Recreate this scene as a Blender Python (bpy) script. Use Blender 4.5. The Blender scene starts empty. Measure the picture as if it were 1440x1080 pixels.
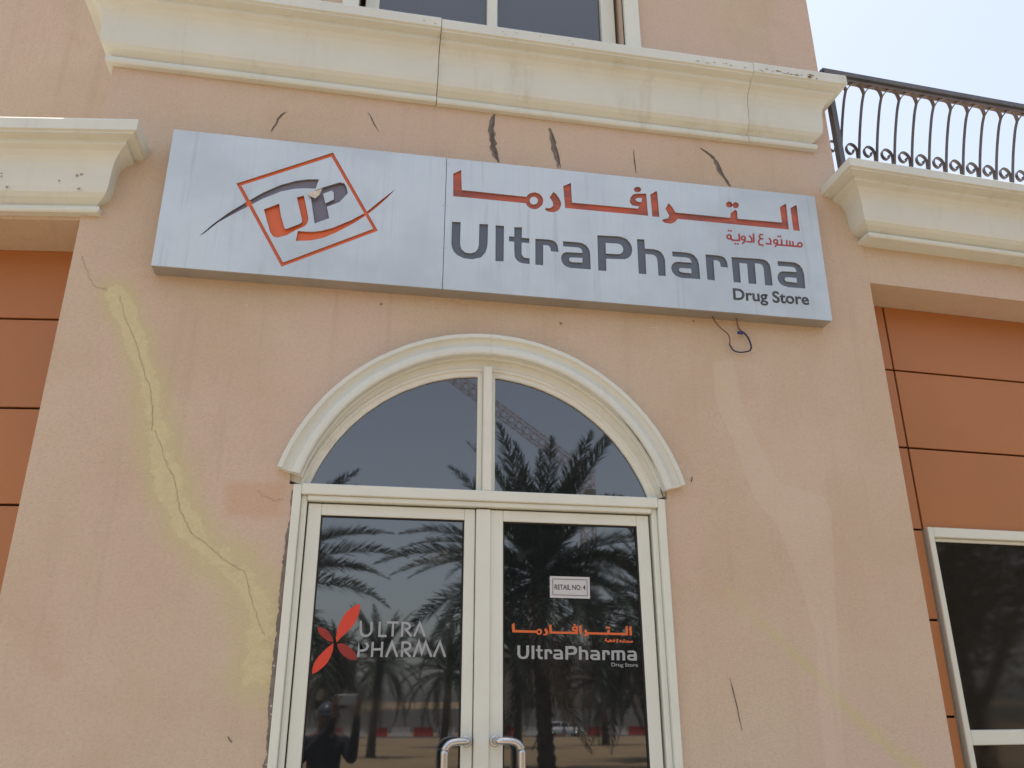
import bpy, bmesh, math, random
import numpy as np
from mathutils import Vector, Matrix
R = math.radians
random.seed(7)
rng = np.random.default_rng(11)
SC = bpy.context.scene
COL = SC.collection

# ------------------------------------------------------------------ camera
CAM = Vector((-0.606, -3.865, 1.75))
cam_d = bpy.data.cameras.new('camera'); cam_d.sensor_width = 36; cam_d.lens = 28.925
cam_d.clip_start = 0.01; cam_d.clip_end = 3000
cam = bpy.data.objects.new('camera', cam_d); COL.objects.link(cam)
def look(yaw, pitch, roll):
    fw = Vector((math.sin(yaw)*math.cos(pitch), math.cos(yaw)*math.cos(pitch), math.sin(pitch)))
    r0 = Vector((math.cos(yaw), -math.sin(yaw), 0)); u0 = r0.cross(fw)
    r = r0*math.cos(roll) + u0*math.sin(roll); u = -r0*math.sin(roll) + u0*math.cos(roll)
    return Matrix(((r.x, u.x, -fw.x), (r.y, u.y, -fw.y), (r.z, u.z, -fw.z)))
cam.matrix_world = Matrix.Translation(CAM) @ look(R(10.77), R(20.86), R(-0.15)).to_4x4()
SC.camera = cam

# ------------------------------------------------------------------ sky, sun, exposure
SUN_ELEV, SUN_AZ = R(80), R(-35)          # sun stands behind the building, the front is in open shade
w = bpy.data.worlds.new('World'); SC.world = w; w.use_nodes = True
nt = w.node_tree; nt.nodes.clear()
out = nt.nodes.new('ShaderNodeOutputWorld'); bg = nt.nodes.new('ShaderNodeBackground')
sky = nt.nodes.new('ShaderNodeTexSky'); sky.sky_type = 'NISHITA'; sky.sun_disc = False
sky.sun_elevation = SUN_ELEV; sky.sun_rotation = SUN_AZ
sky.air_density = 1.0; sky.dust_density = 2.0; sky.ozone_density = 1.0; sky.altitude = 10
hs = nt.nodes.new('ShaderNodeHueSaturation'); hs.inputs['Saturation'].default_value = 0.56
nt.links.new(sky.outputs[0], hs.inputs['Color']); nt.links.new(hs.outputs[0], bg.inputs[0])
bg.inputs[1].default_value = 0.14
nt.links.new(bg.outputs[0], out.inputs[0])
sun_d = bpy.data.lights.new('sun', 'SUN'); sun_d.energy = 3.0; sun_d.angle = R(0.5); sun_d.color = (1, .95, .87)
sun = bpy.data.objects.new('sun', sun_d); COL.objects.link(sun)
sdir = Vector((math.sin(SUN_AZ)*math.cos(SUN_ELEV), math.cos(SUN_AZ)*math.cos(SUN_ELEV), math.sin(SUN_ELEV)))
sun.rotation_euler = sdir.to_track_quat('Z', 'Y').to_euler(); sun.location = (0, 20, 40)
vs = SC.view_settings; vs.view_transform = 'Standard'; vs.look = 'None'; vs.exposure = 1.0; vs.gamma = 1

SIGN_SHAPES = {'logo_frame': ('orange', [[(-1.322, 4.21), (-0.856, 4.463), (-0.595, 4.012), (-1.055, 3.755)], [(-1.296, 4.201), (-0.862, 4.435), (-0.62, 4.021), (-1.05, 3.779)]]),
 'swoosh1': ('grey', [[(-1.462, 3.886), (-1.405, 3.961), (-1.344, 4.03), (-1.266, 4.102), (-1.186, 4.172), (-1.103, 4.229), (-1.029, 4.263), (-0.97, 4.28), (-0.915, 4.287), (-0.928, 4.227), (-0.984, 4.223), (-1.03, 4.215), (-1.099, 4.189), (-1.183, 4.136), (-1.247, 4.084), (-1.316, 4.03), (-1.383, 3.973), (-1.442, 3.902)]]),
 'swoosh2': ('orange', [[(-0.994, 3.967), (-0.956, 3.967), (-0.915, 3.971), (-0.872, 3.983), (-0.828, 4.002), (-0.737, 4.058), (-0.661, 4.116), (-0.598, 4.189), (-0.519, 4.274), (-0.55, 4.227), (-0.597, 4.167), (-0.643, 4.115), (-0.712, 4.05), (-0.797, 3.984), (-0.865, 3.941), (-0.928, 3.918), (-1, 3.908)]]),
 'lU': ('orange', [[(-1.172, 4.074), (-1.101, 4.116), (-1.085, 4.046), (-1.063, 3.979), (-1.056, 3.972), (-1.05, 3.973), (-0.991, 4.008), (-0.981, 4.017), (-0.979, 4.03), (-1.017, 4.164), (-0.983, 4.179), (-0.961, 4.096), (-0.949, 4.047), (-0.951, 4.019), (-0.964, 3.997), (-1.003, 3.972), (-1.047, 3.936), (-1.091, 3.917), (-1.112, 3.922), (-1.128, 3.944), (-1.149, 4.003)]]),
 'lP': ('grey', [[(-0.96, 4.196), (-0.889, 4.241), (-0.807, 4.282), (-0.785, 4.279), (-0.771, 4.256), (-0.762, 4.22), (-0.801, 4.161), (-0.862, 4.125), (-0.846, 4.059), (-0.916, 4.019), (-0.945, 4.162)], [(-0.887, 4.202), (-0.845, 4.226), (-0.835, 4.215), (-0.83, 4.174), (-0.872, 4.145)]]),
 'ar1': ('red', [[(-0.212, 4.413), (-0.169, 4.441), (-0.163, 4.314), (0.188, 4.314), (0.193, 4.313), (0.201, 4.326), (0.211, 4.336), (0.223, 4.344), (0.236, 4.348), (0.249, 4.348), (0.261, 4.345), (0.272, 4.338), (0.28, 4.328), (0.285, 4.316), (0.287, 4.302), (0.286, 4.288), (0.281, 4.274), (0.273, 4.262), (0.263, 4.252), (0.252, 4.244), (0.239, 4.24), (0.226, 4.24), (0.214, 4.244), (0.203, 4.25), (0.195, 4.26), (0.19, 4.273), (0.181, 4.272), (-0.209, 4.269)], [(0.258, 4.297), (0.255, 4.286), (0.249, 4.276), (0.239, 4.271), (0.229, 4.269), (0.22, 4.273), (0.214, 4.281), (0.211, 4.292), (0.214, 4.303), (0.22, 4.312), (0.23, 4.318), (0.24, 4.319), (0.249, 4.316), (0.255, 4.308)]]),
 'ar2': ('red', [[(0.346, 4.364), (0.36, 4.355), (0.375, 4.333), (0.387, 4.307), (0.389, 4.287), (0.379, 4.259), (0.364, 4.242), (0.343, 4.233), (0.313, 4.234), (0.296, 4.244), (0.302, 4.256), (0.32, 4.256), (0.335, 4.264), (0.344, 4.278), (0.341, 4.298), (0.324, 4.327)]]),
 'ar3': ('red', [[(0.403, 4.409), (0.448, 4.436), (0.451, 4.308), (0.832, 4.314), (0.842, 4.329), (0.799, 4.331), (0.786, 4.352), (0.794, 4.384), (0.81, 4.405), (0.826, 4.412), (0.888, 4.42), (0.89, 4.274), (0.411, 4.268)], [(0.82, 4.372), (0.833, 4.384), (0.86, 4.386), (0.857, 4.359), (0.832, 4.36)]]),
 'ar3dot': ('red', [[(0.86, 4.443), (0.857, 4.434), (0.851, 4.427), (0.842, 4.422), (0.832, 4.421), (0.823, 4.424), (0.817, 4.43), (0.816, 4.438), (0.818, 4.446), (0.825, 4.453), (0.834, 4.458), (0.844, 4.46), (0.852, 4.457), (0.858, 4.451)]]),
 'ar4': ('red', [[(0.912, 4.416), (0.95, 4.445), (0.955, 4.435), (0.957, 4.274), (0.915, 4.272)]]),
 'ar5': ('red', [[(1.019, 4.372), (1.041, 4.345), (1.055, 4.315), (1.387, 4.317), (1.392, 4.347), (1.424, 4.376), (1.434, 4.368), (1.432, 4.317), (1.708, 4.323), (1.708, 4.427), (1.747, 4.455), (1.751, 4.448), (1.746, 4.28), (1.065, 4.274), (1.047, 4.251), (1.022, 4.237), (0.986, 4.239), (0.97, 4.252), (0.981, 4.262), (1.008, 4.271), (1.016, 4.29), (0.996, 4.332)]]),
 'ar5dotb': ('red', [[(1.41, 4.409), (1.406, 4.399), (1.398, 4.39), (1.387, 4.386), (1.377, 4.388), (1.371, 4.394), (1.369, 4.404), (1.373, 4.415), (1.381, 4.424), (1.391, 4.428), (1.401, 4.426), (1.408, 4.419)]]),
 'ar5dota': ('red', [[(1.45, 4.41), (1.446, 4.399), (1.438, 4.39), (1.427, 4.386), (1.417, 4.388), (1.411, 4.395), (1.409, 4.405), (1.413, 4.415), (1.421, 4.424), (1.432, 4.428), (1.441, 4.426), (1.448, 4.42)]]),
 'ar6': ('red', [[(1.775, 4.428), (1.814, 4.455), (1.818, 4.448), (1.814, 4.279), (1.774, 4.278)]]),
 'U': ('slate', [[(-0.211, 4.11), (-0.165, 4.113), (-0.166, 3.994), (-0.164, 3.969), (-0.157, 3.948), (-0.137, 3.931), (-0.109, 3.93), (-0.084, 3.94), (-0.071, 3.96), (-0.066, 3.986), (-0.065, 4.113), (-0.018, 4.116), (-0.019, 4.004), (-0.022, 3.975), (-0.031, 3.942), (-0.053, 3.911), (-0.1, 3.895), (-0.145, 3.896), (-0.178, 3.911), (-0.198, 3.931), (-0.208, 3.955), (-0.212, 3.98)]]),
 'l': ('slate', [[(0.023, 4.114), (0.069, 4.116), (0.067, 3.899), (0.023, 3.897)]]),
 't': ('slate', [[(0.125, 4.115), (0.167, 4.118), (0.166, 4.054), (0.208, 4.054), (0.206, 4.025), (0.165, 4.024), (0.164, 3.959), (0.168, 3.944), (0.177, 3.934), (0.207, 3.932), (0.207, 3.898), (0.17, 3.898), (0.15, 3.904), (0.135, 3.917), (0.127, 3.933), (0.125, 3.955), (0.124, 4.024), (0.095, 4.024), (0.097, 4.055), (0.125, 4.055)]]),
 'r': ('slate', [[(0.24, 4.056), (0.31, 4.059), (0.333, 4.057), (0.351, 4.047), (0.362, 4.029), (0.367, 3.988), (0.325, 3.987), (0.322, 4.008), (0.315, 4.019), (0.304, 4.022), (0.283, 4.022), (0.281, 3.898), (0.238, 3.897)]]),
 'a': ('slate', [[(0.393, 4.057), (0.479, 4.059), (0.502, 4.056), (0.523, 4.044), (0.537, 4.024), (0.543, 3.999), (0.543, 3.899), (0.43, 3.897), (0.41, 3.902), (0.393, 3.913), (0.383, 3.931), (0.38, 3.953), (0.385, 3.972), (0.394, 3.983), (0.409, 3.991), (0.5, 3.996), (0.498, 4.011), (0.491, 4.022), (0.478, 4.027), (0.394, 4.025)], [(0.433, 3.961), (0.499, 3.965), (0.498, 3.936), (0.44, 3.933), (0.428, 3.937), (0.424, 3.945), (0.426, 3.955)]]),
 'P': ('slate', [[(0.588, 4.115), (0.705, 4.122), (0.732, 4.119), (0.756, 4.109), (0.773, 4.089), (0.783, 4.064), (0.784, 4.041), (0.777, 4.014), (0.762, 3.994), (0.737, 3.981), (0.632, 3.974), (0.63, 3.898), (0.585, 3.897)], [(0.634, 4.072), (0.703, 4.075), (0.72, 4.07), (0.729, 4.058), (0.733, 4.042), (0.728, 4.025), (0.717, 4.014), (0.703, 4.009), (0.632, 4.006)]]),
 'h': ('slate', [[(0.815, 4.116), (0.858, 4.118), (0.858, 4.06), (0.908, 4.062), (0.933, 4.058), (0.951, 4.047), (0.964, 4.028), (0.97, 4.001), (0.968, 3.901), (0.925, 3.899), (0.926, 3.983), (0.923, 4.008), (0.915, 4.021), (0.901, 4.027), (0.859, 4.027), (0.856, 3.901), (0.813, 3.9)]]),
 'a.b': ('slate', [[(1.016, 4.059), (1.095, 4.061), (1.121, 4.059), (1.143, 4.049), (1.161, 4.027), (1.168, 3.994), (1.168, 3.901), (1.068, 3.898), (1.042, 3.901), (1.021, 3.912), (1.007, 3.929), (1.002, 3.953), (1.008, 3.973), (1.02, 3.988), (1.04, 3.997), (1.126, 3.999), (1.122, 4.015), (1.113, 4.026), (1.098, 4.029), (1.016, 4.028)], [(1.058, 3.96), (1.119, 3.961), (1.12, 3.932), (1.064, 3.933), (1.052, 3.936), (1.047, 3.945), (1.049, 3.954)]]),
 'r.b': ('slate', [[(1.212, 4.061), (1.28, 4.062), (1.307, 4.06), (1.326, 4.051), (1.337, 4.029), (1.34, 3.99), (1.297, 3.991), (1.295, 4.012), (1.29, 4.024), (1.279, 4.029), (1.257, 4.029), (1.253, 3.901), (1.209, 3.902)]]),
 'm': ('slate', [[(1.367, 4.06), (1.538, 4.066), (1.565, 4.064), (1.584, 4.054), (1.596, 4.035), (1.6, 4.006), (1.598, 3.902), (1.552, 3.9), (1.555, 3.99), (1.554, 4.014), (1.547, 4.029), (1.531, 4.034), (1.505, 4.034), (1.5, 3.902), (1.453, 3.901), (1.458, 4.027), (1.411, 4.027), (1.407, 3.902), (1.364, 3.901)]]),
 'a.c': ('slate', [[(1.647, 4.063), (1.73, 4.065), (1.758, 4.064), (1.78, 4.052), (1.796, 4.03), (1.802, 3.993), (1.797, 3.902), (1.695, 3.901), (1.668, 3.906), (1.648, 3.916), (1.636, 3.936), (1.634, 3.959), (1.641, 3.979), (1.653, 3.993), (1.67, 4), (1.756, 4.003), (1.754, 4.019), (1.746, 4.031), (1.73, 4.034), (1.647, 4.032)], [(1.687, 3.964), (1.751, 3.965), (1.749, 3.935), (1.692, 3.936), (1.681, 3.939), (1.676, 3.949), (1.68, 3.958)]])}
SUBTITLE_STROKES = [([(1.816, 4.186), (1.813, 4.179), (1.807, 4.173), (1.8, 4.171), (1.794, 4.172), (1.789, 4.176), (1.789, 4.183), (1.791, 4.191), (1.797, 4.196), (1.804, 4.199), (1.811, 4.198), (1.815, 4.193)], True), ([(1.788, 4.173), (1.751, 4.172), (1.654, 4.17)], False), ([(1.761, 4.204), (1.758, 4.168)], False), ([(1.742, 4.206), (1.739, 4.171)], False), ([(1.723, 4.209), (1.72, 4.173)], False), ([(1.691, 4.21), (1.688, 4.174)], False), ([(1.664, 4.192), (1.661, 4.185), (1.656, 4.18), (1.65, 4.178), (1.644, 4.179), (1.64, 4.183), (1.64, 4.189), (1.642, 4.196), (1.647, 4.201), (1.653, 4.203), (1.659, 4.202), (1.663, 4.198)], True), ([(1.662, 4.187), (1.661, 4.175), (1.644, 4.155)], False), ([(1.612, 4.211), (1.622, 4.195), (1.618, 4.17), (1.588, 4.171)], False), ([(1.579, 4.227), (1.561, 4.227), (1.553, 4.212), (1.558, 4.2), (1.576, 4.2)], False), ([(1.558, 4.198), (1.545, 4.181), (1.547, 4.16), (1.573, 4.156)], False), ([(1.52, 4.229), (1.515, 4.169)], False), ([(1.491, 4.213), (1.505, 4.197), (1.503, 4.172), (1.47, 4.17)], False), ([(1.465, 4.192), (1.462, 4.186), (1.457, 4.181), (1.451, 4.179), (1.446, 4.18), (1.442, 4.184), (1.441, 4.19), (1.443, 4.196), (1.448, 4.201), (1.454, 4.204), (1.46, 4.203), (1.464, 4.199)], True), ([(1.463, 4.188), (1.462, 4.173), (1.442, 4.153)], False), ([(1.43, 4.218), (1.428, 4.174), (1.39, 4.171), (1.379, 4.174), (1.377, 4.195)], False), ([(1.379, 4.192), (1.376, 4.185), (1.371, 4.18), (1.365, 4.177), (1.359, 4.178), (1.355, 4.183), (1.354, 4.189), (1.356, 4.196), (1.361, 4.201), (1.368, 4.204), (1.374, 4.203), (1.378, 4.198)], True)]
SUBTITLE_DOTS = [(1.368, 4.231), (1.383, 4.231), (1.673, 4.227), (1.686, 4.227), (1.4, 4.149), (1.416, 4.15)]
PETALS = {'big': [(-0.659, 1.98), (-0.664, 1.996), (-0.664, 2.015), (-0.66, 2.04), (-0.653, 2.061), (-0.642, 2.085), (-0.628, 2.109), (-0.612, 2.125), (-0.596, 2.137), (-0.571, 2.151), (-0.568, 2.138), (-0.568, 2.124), (-0.571, 2.102), (-0.578, 2.081), (-0.588, 2.062), (-0.6, 2.045), (-0.615, 2.028), (-0.631, 2.013), (-0.646, 1.997)],
 'low': [(-0.673, 1.978), (-0.673, 1.959), (-0.675, 1.941), (-0.682, 1.919), (-0.691, 1.9), (-0.702, 1.885), (-0.715, 1.873), (-0.732, 1.859), (-0.754, 1.847), (-0.756, 1.859), (-0.755, 1.873), (-0.751, 1.89), (-0.745, 1.904), (-0.733, 1.921), (-0.72, 1.936), (-0.707, 1.95), (-0.691, 1.964)],
 'left': [(-0.748, 2.045), (-0.733, 2.044), (-0.718, 2.039), (-0.704, 2.032), (-0.693, 2.021), (-0.683, 2.006), (-0.677, 1.994), (-0.674, 1.982), (-0.688, 1.984), (-0.703, 1.989), (-0.717, 1.999), (-0.73, 2.009), (-0.741, 2.023), (-0.746, 2.034)],
 'right': [(-0.658, 1.974), (-0.643, 1.977), (-0.628, 1.975), (-0.61, 1.966), (-0.594, 1.955), (-0.58, 1.942), (-0.569, 1.926), (-0.568, 1.906), (-0.586, 1.907), (-0.603, 1.911), (-0.617, 1.918), (-0.63, 1.928), (-0.641, 1.939), (-0.65, 1.953)]}
DECAL_STROKES = [[(-0.56, 2.075), (-0.558, 2.034), (-0.555, 2.021), (-0.548, 2.012), (-0.535, 2.009), (-0.521, 2.013), (-0.513, 2.022), (-0.51, 2.032), (-0.512, 2.07)], [(-0.475, 2.072), (-0.474, 2.01), (-0.442, 2.01)], [(-0.442, 2.069), (-0.391, 2.069)], [(-0.415, 2.068), (-0.415, 2.008)], [(-0.373, 2.008), (-0.373, 2.068), (-0.352, 2.067), (-0.342, 2.061), (-0.338, 2.053), (-0.343, 2.044), (-0.357, 2.039), (-0.33, 2.009)], [(-0.319, 2.009), (-0.295, 2.068), (-0.27, 2.009)], [(-0.562, 1.921), (-0.559, 1.985), (-0.539, 1.983), (-0.527, 1.977), (-0.522, 1.966), (-0.527, 1.954), (-0.539, 1.948), (-0.557, 1.946)], [(-0.502, 1.92), (-0.501, 1.984)], [(-0.46, 1.92), (-0.459, 1.985)], [(-0.502, 1.952), (-0.459, 1.953)], [(-0.439, 1.92), (-0.416, 1.983), (-0.39, 1.921)], [(-0.37, 1.921), (-0.368, 1.983), (-0.346, 1.983), (-0.336, 1.977), (-0.333, 1.968), (-0.337, 1.958), (-0.347, 1.953), (-0.361, 1.952), (-0.331, 1.921)], [(-0.317, 1.921), (-0.295, 1.985), (-0.281, 1.938), (-0.265, 1.985), (-0.237, 1.922)], [(-0.227, 1.922), (-0.2, 1.985), (-0.175, 1.922)]]
DECAL_PLACES = {'arab': [(0.132, 2.068), (0.134, 2.032), (0.713, 2.024)],
 'latin': [(0.158, 1.974), (0.158, 1.913), (0.73, 1.911)],
 'drug': [(0.605, 1.885), (0.734, 1.883), (0.605, 1.901)],
 'sub': [(0.579, 2.008), (0.578, 1.992), (0.713, 1.992)],
 'plaque': [(0.317, 2.292), (0.513, 2.291), (0.512, 2.19), (0.316, 2.192)]}
DECAL_SOURCES = {'arab': [(-0.212, 4.413), (-0.209, 4.269), (1.814, 4.279)],
 'latin': [(-0.211, 4.11), (-0.21, 3.886), (1.797, 3.902)],
 'sub': [(1.357, 4.23), (1.348, 4.141), (1.813, 4.165)]}
DRUG_PLACE = [(1.352, 3.794), (1.807, 3.802), (1.354, 3.863)]
WALL_MARKS = {'yellow': [(-1.825, 3.588), (-1.715, 3.378), (-1.618, 3.155), (-1.548, 2.948), (-1.488, 2.747), (-1.411, 2.562), (-1.335, 2.447), (-1.222, 2.337), (-1.103, 2.277), (-1.031, 2.174), (-0.991, 2.075), (-0.967, 1.927), (-0.987, 1.84)],
 'yellow2': [(1.206, 2.24), (1.293, 2.146), (1.395, 2.057), (1.595, 1.878), (1.723, 1.733), (1.981, 1.496), (2.117, 1.417)],
 'smear': [(1.273, 3.536), (1.285, 3.37), (1.358, 3.091)],
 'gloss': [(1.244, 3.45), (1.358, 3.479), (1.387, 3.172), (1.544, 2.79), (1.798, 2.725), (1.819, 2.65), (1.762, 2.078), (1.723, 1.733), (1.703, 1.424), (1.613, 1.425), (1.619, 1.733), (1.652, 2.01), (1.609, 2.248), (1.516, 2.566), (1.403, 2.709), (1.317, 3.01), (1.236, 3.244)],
 'crack': [[(-2.004, 3.773), (-1.972, 3.678), (-1.945, 3.634), (-1.866, 3.584)], [(-1.806, 3.57), (-1.679, 3.306), (-1.603, 3.113), (-1.548, 2.906)], [(-1.548, 2.906), (-1.474, 2.757), (-1.411, 2.628), (-1.392, 2.531), (-1.324, 2.431), (-1.191, 2.331), (-1.093, 2.271), (-1.061, 2.195), (-1.006, 2.075), (-0.963, 2.007)], [(-1.065, 2.642), (-1.031, 2.617), (-0.988, 2.605), (-0.948, 2.61)], [(1.042, 2.567), (1.093, 2.375), (1.206, 2.24)], [(0.728, 1.828), (0.728, 1.825)]],
 'gash': [([(-1.131, 4.768), (-1.158, 4.735), (-1.179, 4.675), (-1.2, 4.621)], 0.02), ([(-0.694, 4.833), (-0.659, 4.765), (-0.624, 4.703)], 0.011), ([(0.036, 4.922), (0.024, 4.8), (0.037, 4.678), (0.062, 4.59)], 0.045), ([(0.362, 4.873), (0.385, 4.751), (0.412, 4.597)], 0.028), ([(0.868, 4.792), (0.871, 4.692), (0.875, 4.618)], 0.012), ([(1.3, 4.861), (1.372, 4.799), (1.416, 4.687), (1.462, 4.602)], 0.03), ([(1.172, 1.838), (1.192, 1.719), (1.208, 1.602)], 0.01), ([(-1.076, 1.604), (-1.054, 1.579)], 0.012), ([(1.066, 2.806), (1.06, 2.776)], 0.015)],
 'chip': [(-1.213, 3.574), (-0.555, 3.641), (-0.132, 3.687), (0.08, 3.61), (0.396, 3.612), (0.915, 3.631), (0.935, 3.632), (1.149, 3.689)]}
WIRE_PATHS = {'a': [(1.248, 3.694), (1.267, 3.669), (1.292, 3.638), (1.329, 3.609), (1.341, 3.578), (1.34, 3.557), (1.363, 3.523), (1.404, 3.514), (1.453, 3.523)],
 'b': [(1.394, 3.687), (1.402, 3.662), (1.421, 3.64), (1.443, 3.615), (1.455, 3.573), (1.458, 3.541), (1.452, 3.525)],
 'plug': [(1.405, 3.626)]}

# ------------------------------------------------------------------ helpers
def tag(o, label=None, cat=None, group=None, kind=None):
    if label: o['label'] = label
    if cat: o['category'] = cat
    if group: o['group'] = group
    if kind: o['kind'] = kind
    return o
def empty(name, loc=(0, 0, 0), parent=None):
    o = bpy.data.objects.new(name, None); o.location = loc; o.empty_display_size = .1
    COL.objects.link(o); o.parent = parent
    return o
def obj(name, me, mat=None, parent=None):
    o = bpy.data.objects.new(name, me); COL.objects.link(o)
    if mat and not me.materials: me.materials.append(mat)
    o.parent = parent
    if parent and parent.type == 'EMPTY' and parent.parent is None:
        o.matrix_parent_inverse = Matrix.Translation(parent.location).inverted()
    elif parent and parent.parent and parent.parent.type == 'EMPTY':
        o.matrix_parent_inverse = Matrix.Identity(4)
    return o
def mesh(verts, faces, smooth=False):
    me = bpy.data.meshes.new('shape'); me.from_pydata([tuple(v) for v in verts], [], faces); me.update()
    if smooth:
        me.polygons.foreach_set('use_smooth', [True]*len(me.polygons))
    return me
def bm_mesh(bm, smooth=False):
    bmesh.ops.recalc_face_normals(bm, faces=bm.faces[:])
    me = bpy.data.meshes.new('shape'); bm.to_mesh(me); bm.free()
    if smooth: me.polygons.foreach_set('use_smooth', [True]*len(me.polygons))
    return me
def bm_box(bm, x0, x1, y0, y1, z0, z1, bevel=0):
    vs_ = [bm.verts.new((x, y, z)) for x in (x0, x1) for y in (y0, y1) for z in (z0, z1)]
    fs = [bm.faces.new([vs_[i] for i in f]) for f in ((0, 1, 3, 2), (4, 6, 7, 5), (0, 4, 5, 1), (2, 3, 7, 6), (0, 2, 6, 4), (1, 5, 7, 3))]
    if bevel:
        es = list({e for f in fs for e in f.edges})
        bmesh.ops.bevel(bm, geom=es, offset=bevel, segments=1, affect='EDGES', profile=.5)
def box_mesh(x0, x1, y0, y1, z0, z1, bevel=0):
    bm = bmesh.new(); bm_box(bm, x0, x1, y0, y1, z0, z1, bevel); return bm_mesh(bm)
def box(name, x0, x1, y0, y1, z0, z1, mat, parent=None, bevel=0):
    return obj(name, box_mesh(x0, x1, y0, y1, z0, z1, bevel), mat, parent)
def tube_mesh(pts, r, n=10, cap=True):
    pts = [Vector(p) for p in pts]; rs = r if isinstance(r, (list, tuple)) else [r]*len(pts)
    V, Fc = [], []; up = None
    for i, p in enumerate(pts):
        t = (pts[min(i+1, len(pts)-1)] - pts[max(i-1, 0)]).normalized()
        if up is None: up = Vector((0, 0, 1)) if abs(t.z) < .9 else Vector((1, 0, 0))
        a = t.cross(up).normalized(); b = a.cross(t).normalized(); up = b
        for k in range(n):
            q = 2*math.pi*k/n; V.append(p + (a*math.cos(q) + b*math.sin(q))*rs[i])
    for i in range(len(pts)-1):
        for k in range(n):
            Fc.append((i*n+k, i*n+(k+1) % n, (i+1)*n+(k+1) % n, (i+1)*n+k))
    if cap:
        Fc.append(tuple(range(n))[::-1]); Fc.append(tuple((len(pts)-1)*n+k for k in range(n)))
    return mesh(V, Fc, True)
def smooth_path(pts, n=4):
    P = [Vector(p) for p in pts]; o = []
    for i in range(len(P)-1):
        a, b, c, d = P[max(i-1, 0)], P[i], P[i+1], P[min(i+2, len(P)-1)]
        for k in range(n):
            t = k/n
            o.append(.5*((2*b) + (c-a)*t + (2*a-5*b+4*c-d)*t*t + (3*b-a-3*c+d)*t**3))
    return o + [P[-1]]
def area(l): return .5*sum(l[i][0]*l[(i+1) % len(l)][1] - l[(i+1) % len(l)][0]*l[i][1] for i in range(len(l)))
def offset_loop(l, d):
    n = len(l); s = 1 if area(l) > 0 else -1; o = []
    for i in range(n):
        p, a, b = Vector(l[i]), Vector(l[i-1]), Vector(l[(i+1) % n])
        e1 = (p-a).normalized(); e2 = (b-p).normalized()
        n1 = Vector((e1.y, -e1.x))*s; n2 = Vector((e2.y, -e2.x))*s
        m = n1+n2; k = m.length_squared
        m = m*(2/k) if k > .5 else n1
        o.append(tuple(p + m*d))
    return o
def bm_prism(bm, loops, y0, y1):
    """fill outline loops (outer + holes) given in (x, z) and extrude from y0 (front) to y1"""
    edges, verts = [], []
    for l in loops:
        vv = [bm.verts.new((x, y0, z)) for x, z in l]; verts += vv
        edges += [bm.edges.new((vv[i], vv[(i+1) % len(vv)])) for i in range(len(vv))]
    r = bmesh.ops.triangle_fill(bm, use_beauty=True, use_dissolve=False, edges=edges)
    fs = [f for f in r['geom'] if isinstance(f, bmesh.types.BMFace)]
    ex = bmesh.ops.extrude_face_region(bm, geom=fs)
    bmesh.ops.translate(bm, verts=[v for v in ex['geom'] if isinstance(v, bmesh.types.BMVert)], vec=(0, y1-y0, 0))
def prism(loops, y0, y1):
    bm = bmesh.new(); bm_prism(bm, loops, y0, y1); return bm_mesh(bm)
def stroke_loop(pts, wdt):
    """outline of an open polyline of even width, mitred"""
    P = [Vector(p) for p in pts]; L, Rr = [], []
    for i, p in enumerate(P):
        e1 = (p-P[i-1]).normalized() if i else (P[1]-p).normalized()
        e2 = (P[i+1]-p).normalized() if i < len(P)-1 else e1
        n1 = Vector((-e1.y, e1.x)); n2 = Vector((-e2.y, e2.x)); m = n1+n2; k = m.length_squared
        m = m*(2/k) if k > .35 else m.normalized()*1.5
        L.append(tuple(p+m*wdt/2)); Rr.append(tuple(p-m*wdt/2))
    return L + Rr[::-1]
def sweep(profile, path, z0, scale=1., zs=1., step=.2, jit=.0004, cap=True):
    """cornice: profile of (projection, height) carried along a plan path, outward on the right hand, mitred"""
    P = [Vector(p) for p in path]; n = len(P); ns = []
    for i in range(n-1):
        d = (P[i+1]-P[i]).normalized(); ns.append(Vector((d.y, -d.x)))
    rings = []
    for i in range(n):
        if i == 0: m = ns[0]
        elif i == n-1: m = ns[-1]
        else:
            m = ns[i-1]+ns[i]; m = m*(2/m.length_squared)
        rings.append((P[i], m, False))
        if i < n-1:
            k = int((P[i+1]-P[i]).length/step)
            for q in range(1, k):
                m1 = ns[i]; rings.append((P[i].lerp(P[i+1], q/k), m1, True))
    # interior rings next to a mitre must not cross it
    V, Fc = [], []; m_ = len(profile); keep = []
    for p, m, inner in rings:
        if inner and any((p-c).length < .26*scale for c in P[1:-1]): continue
        keep.append((p, m, inner))
    for p, m, inner in keep:
        j = random.gauss(0, jit) if inner else 0; jz = random.gauss(0, jit) if inner else 0
        for pr, h in profile:
            q = p + m*(pr*scale+j); V.append((q.x, q.y, z0+h*zs+jz))
    for i in range(len(keep)-1):
        for k in range(m_-1):
            Fc.append((i*m_+k, (i+1)*m_+k, (i+1)*m_+k+1, i*m_+k+1))
    if cap:
        Fc.append(tuple(range(m_))); Fc.append(tuple((len(keep)-1)*m_+k for k in range(m_))[::-1])
    bm = bmesh.new(); me = mesh(V, Fc); bm.from_mesh(me); return bm_mesh(bm)

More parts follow.
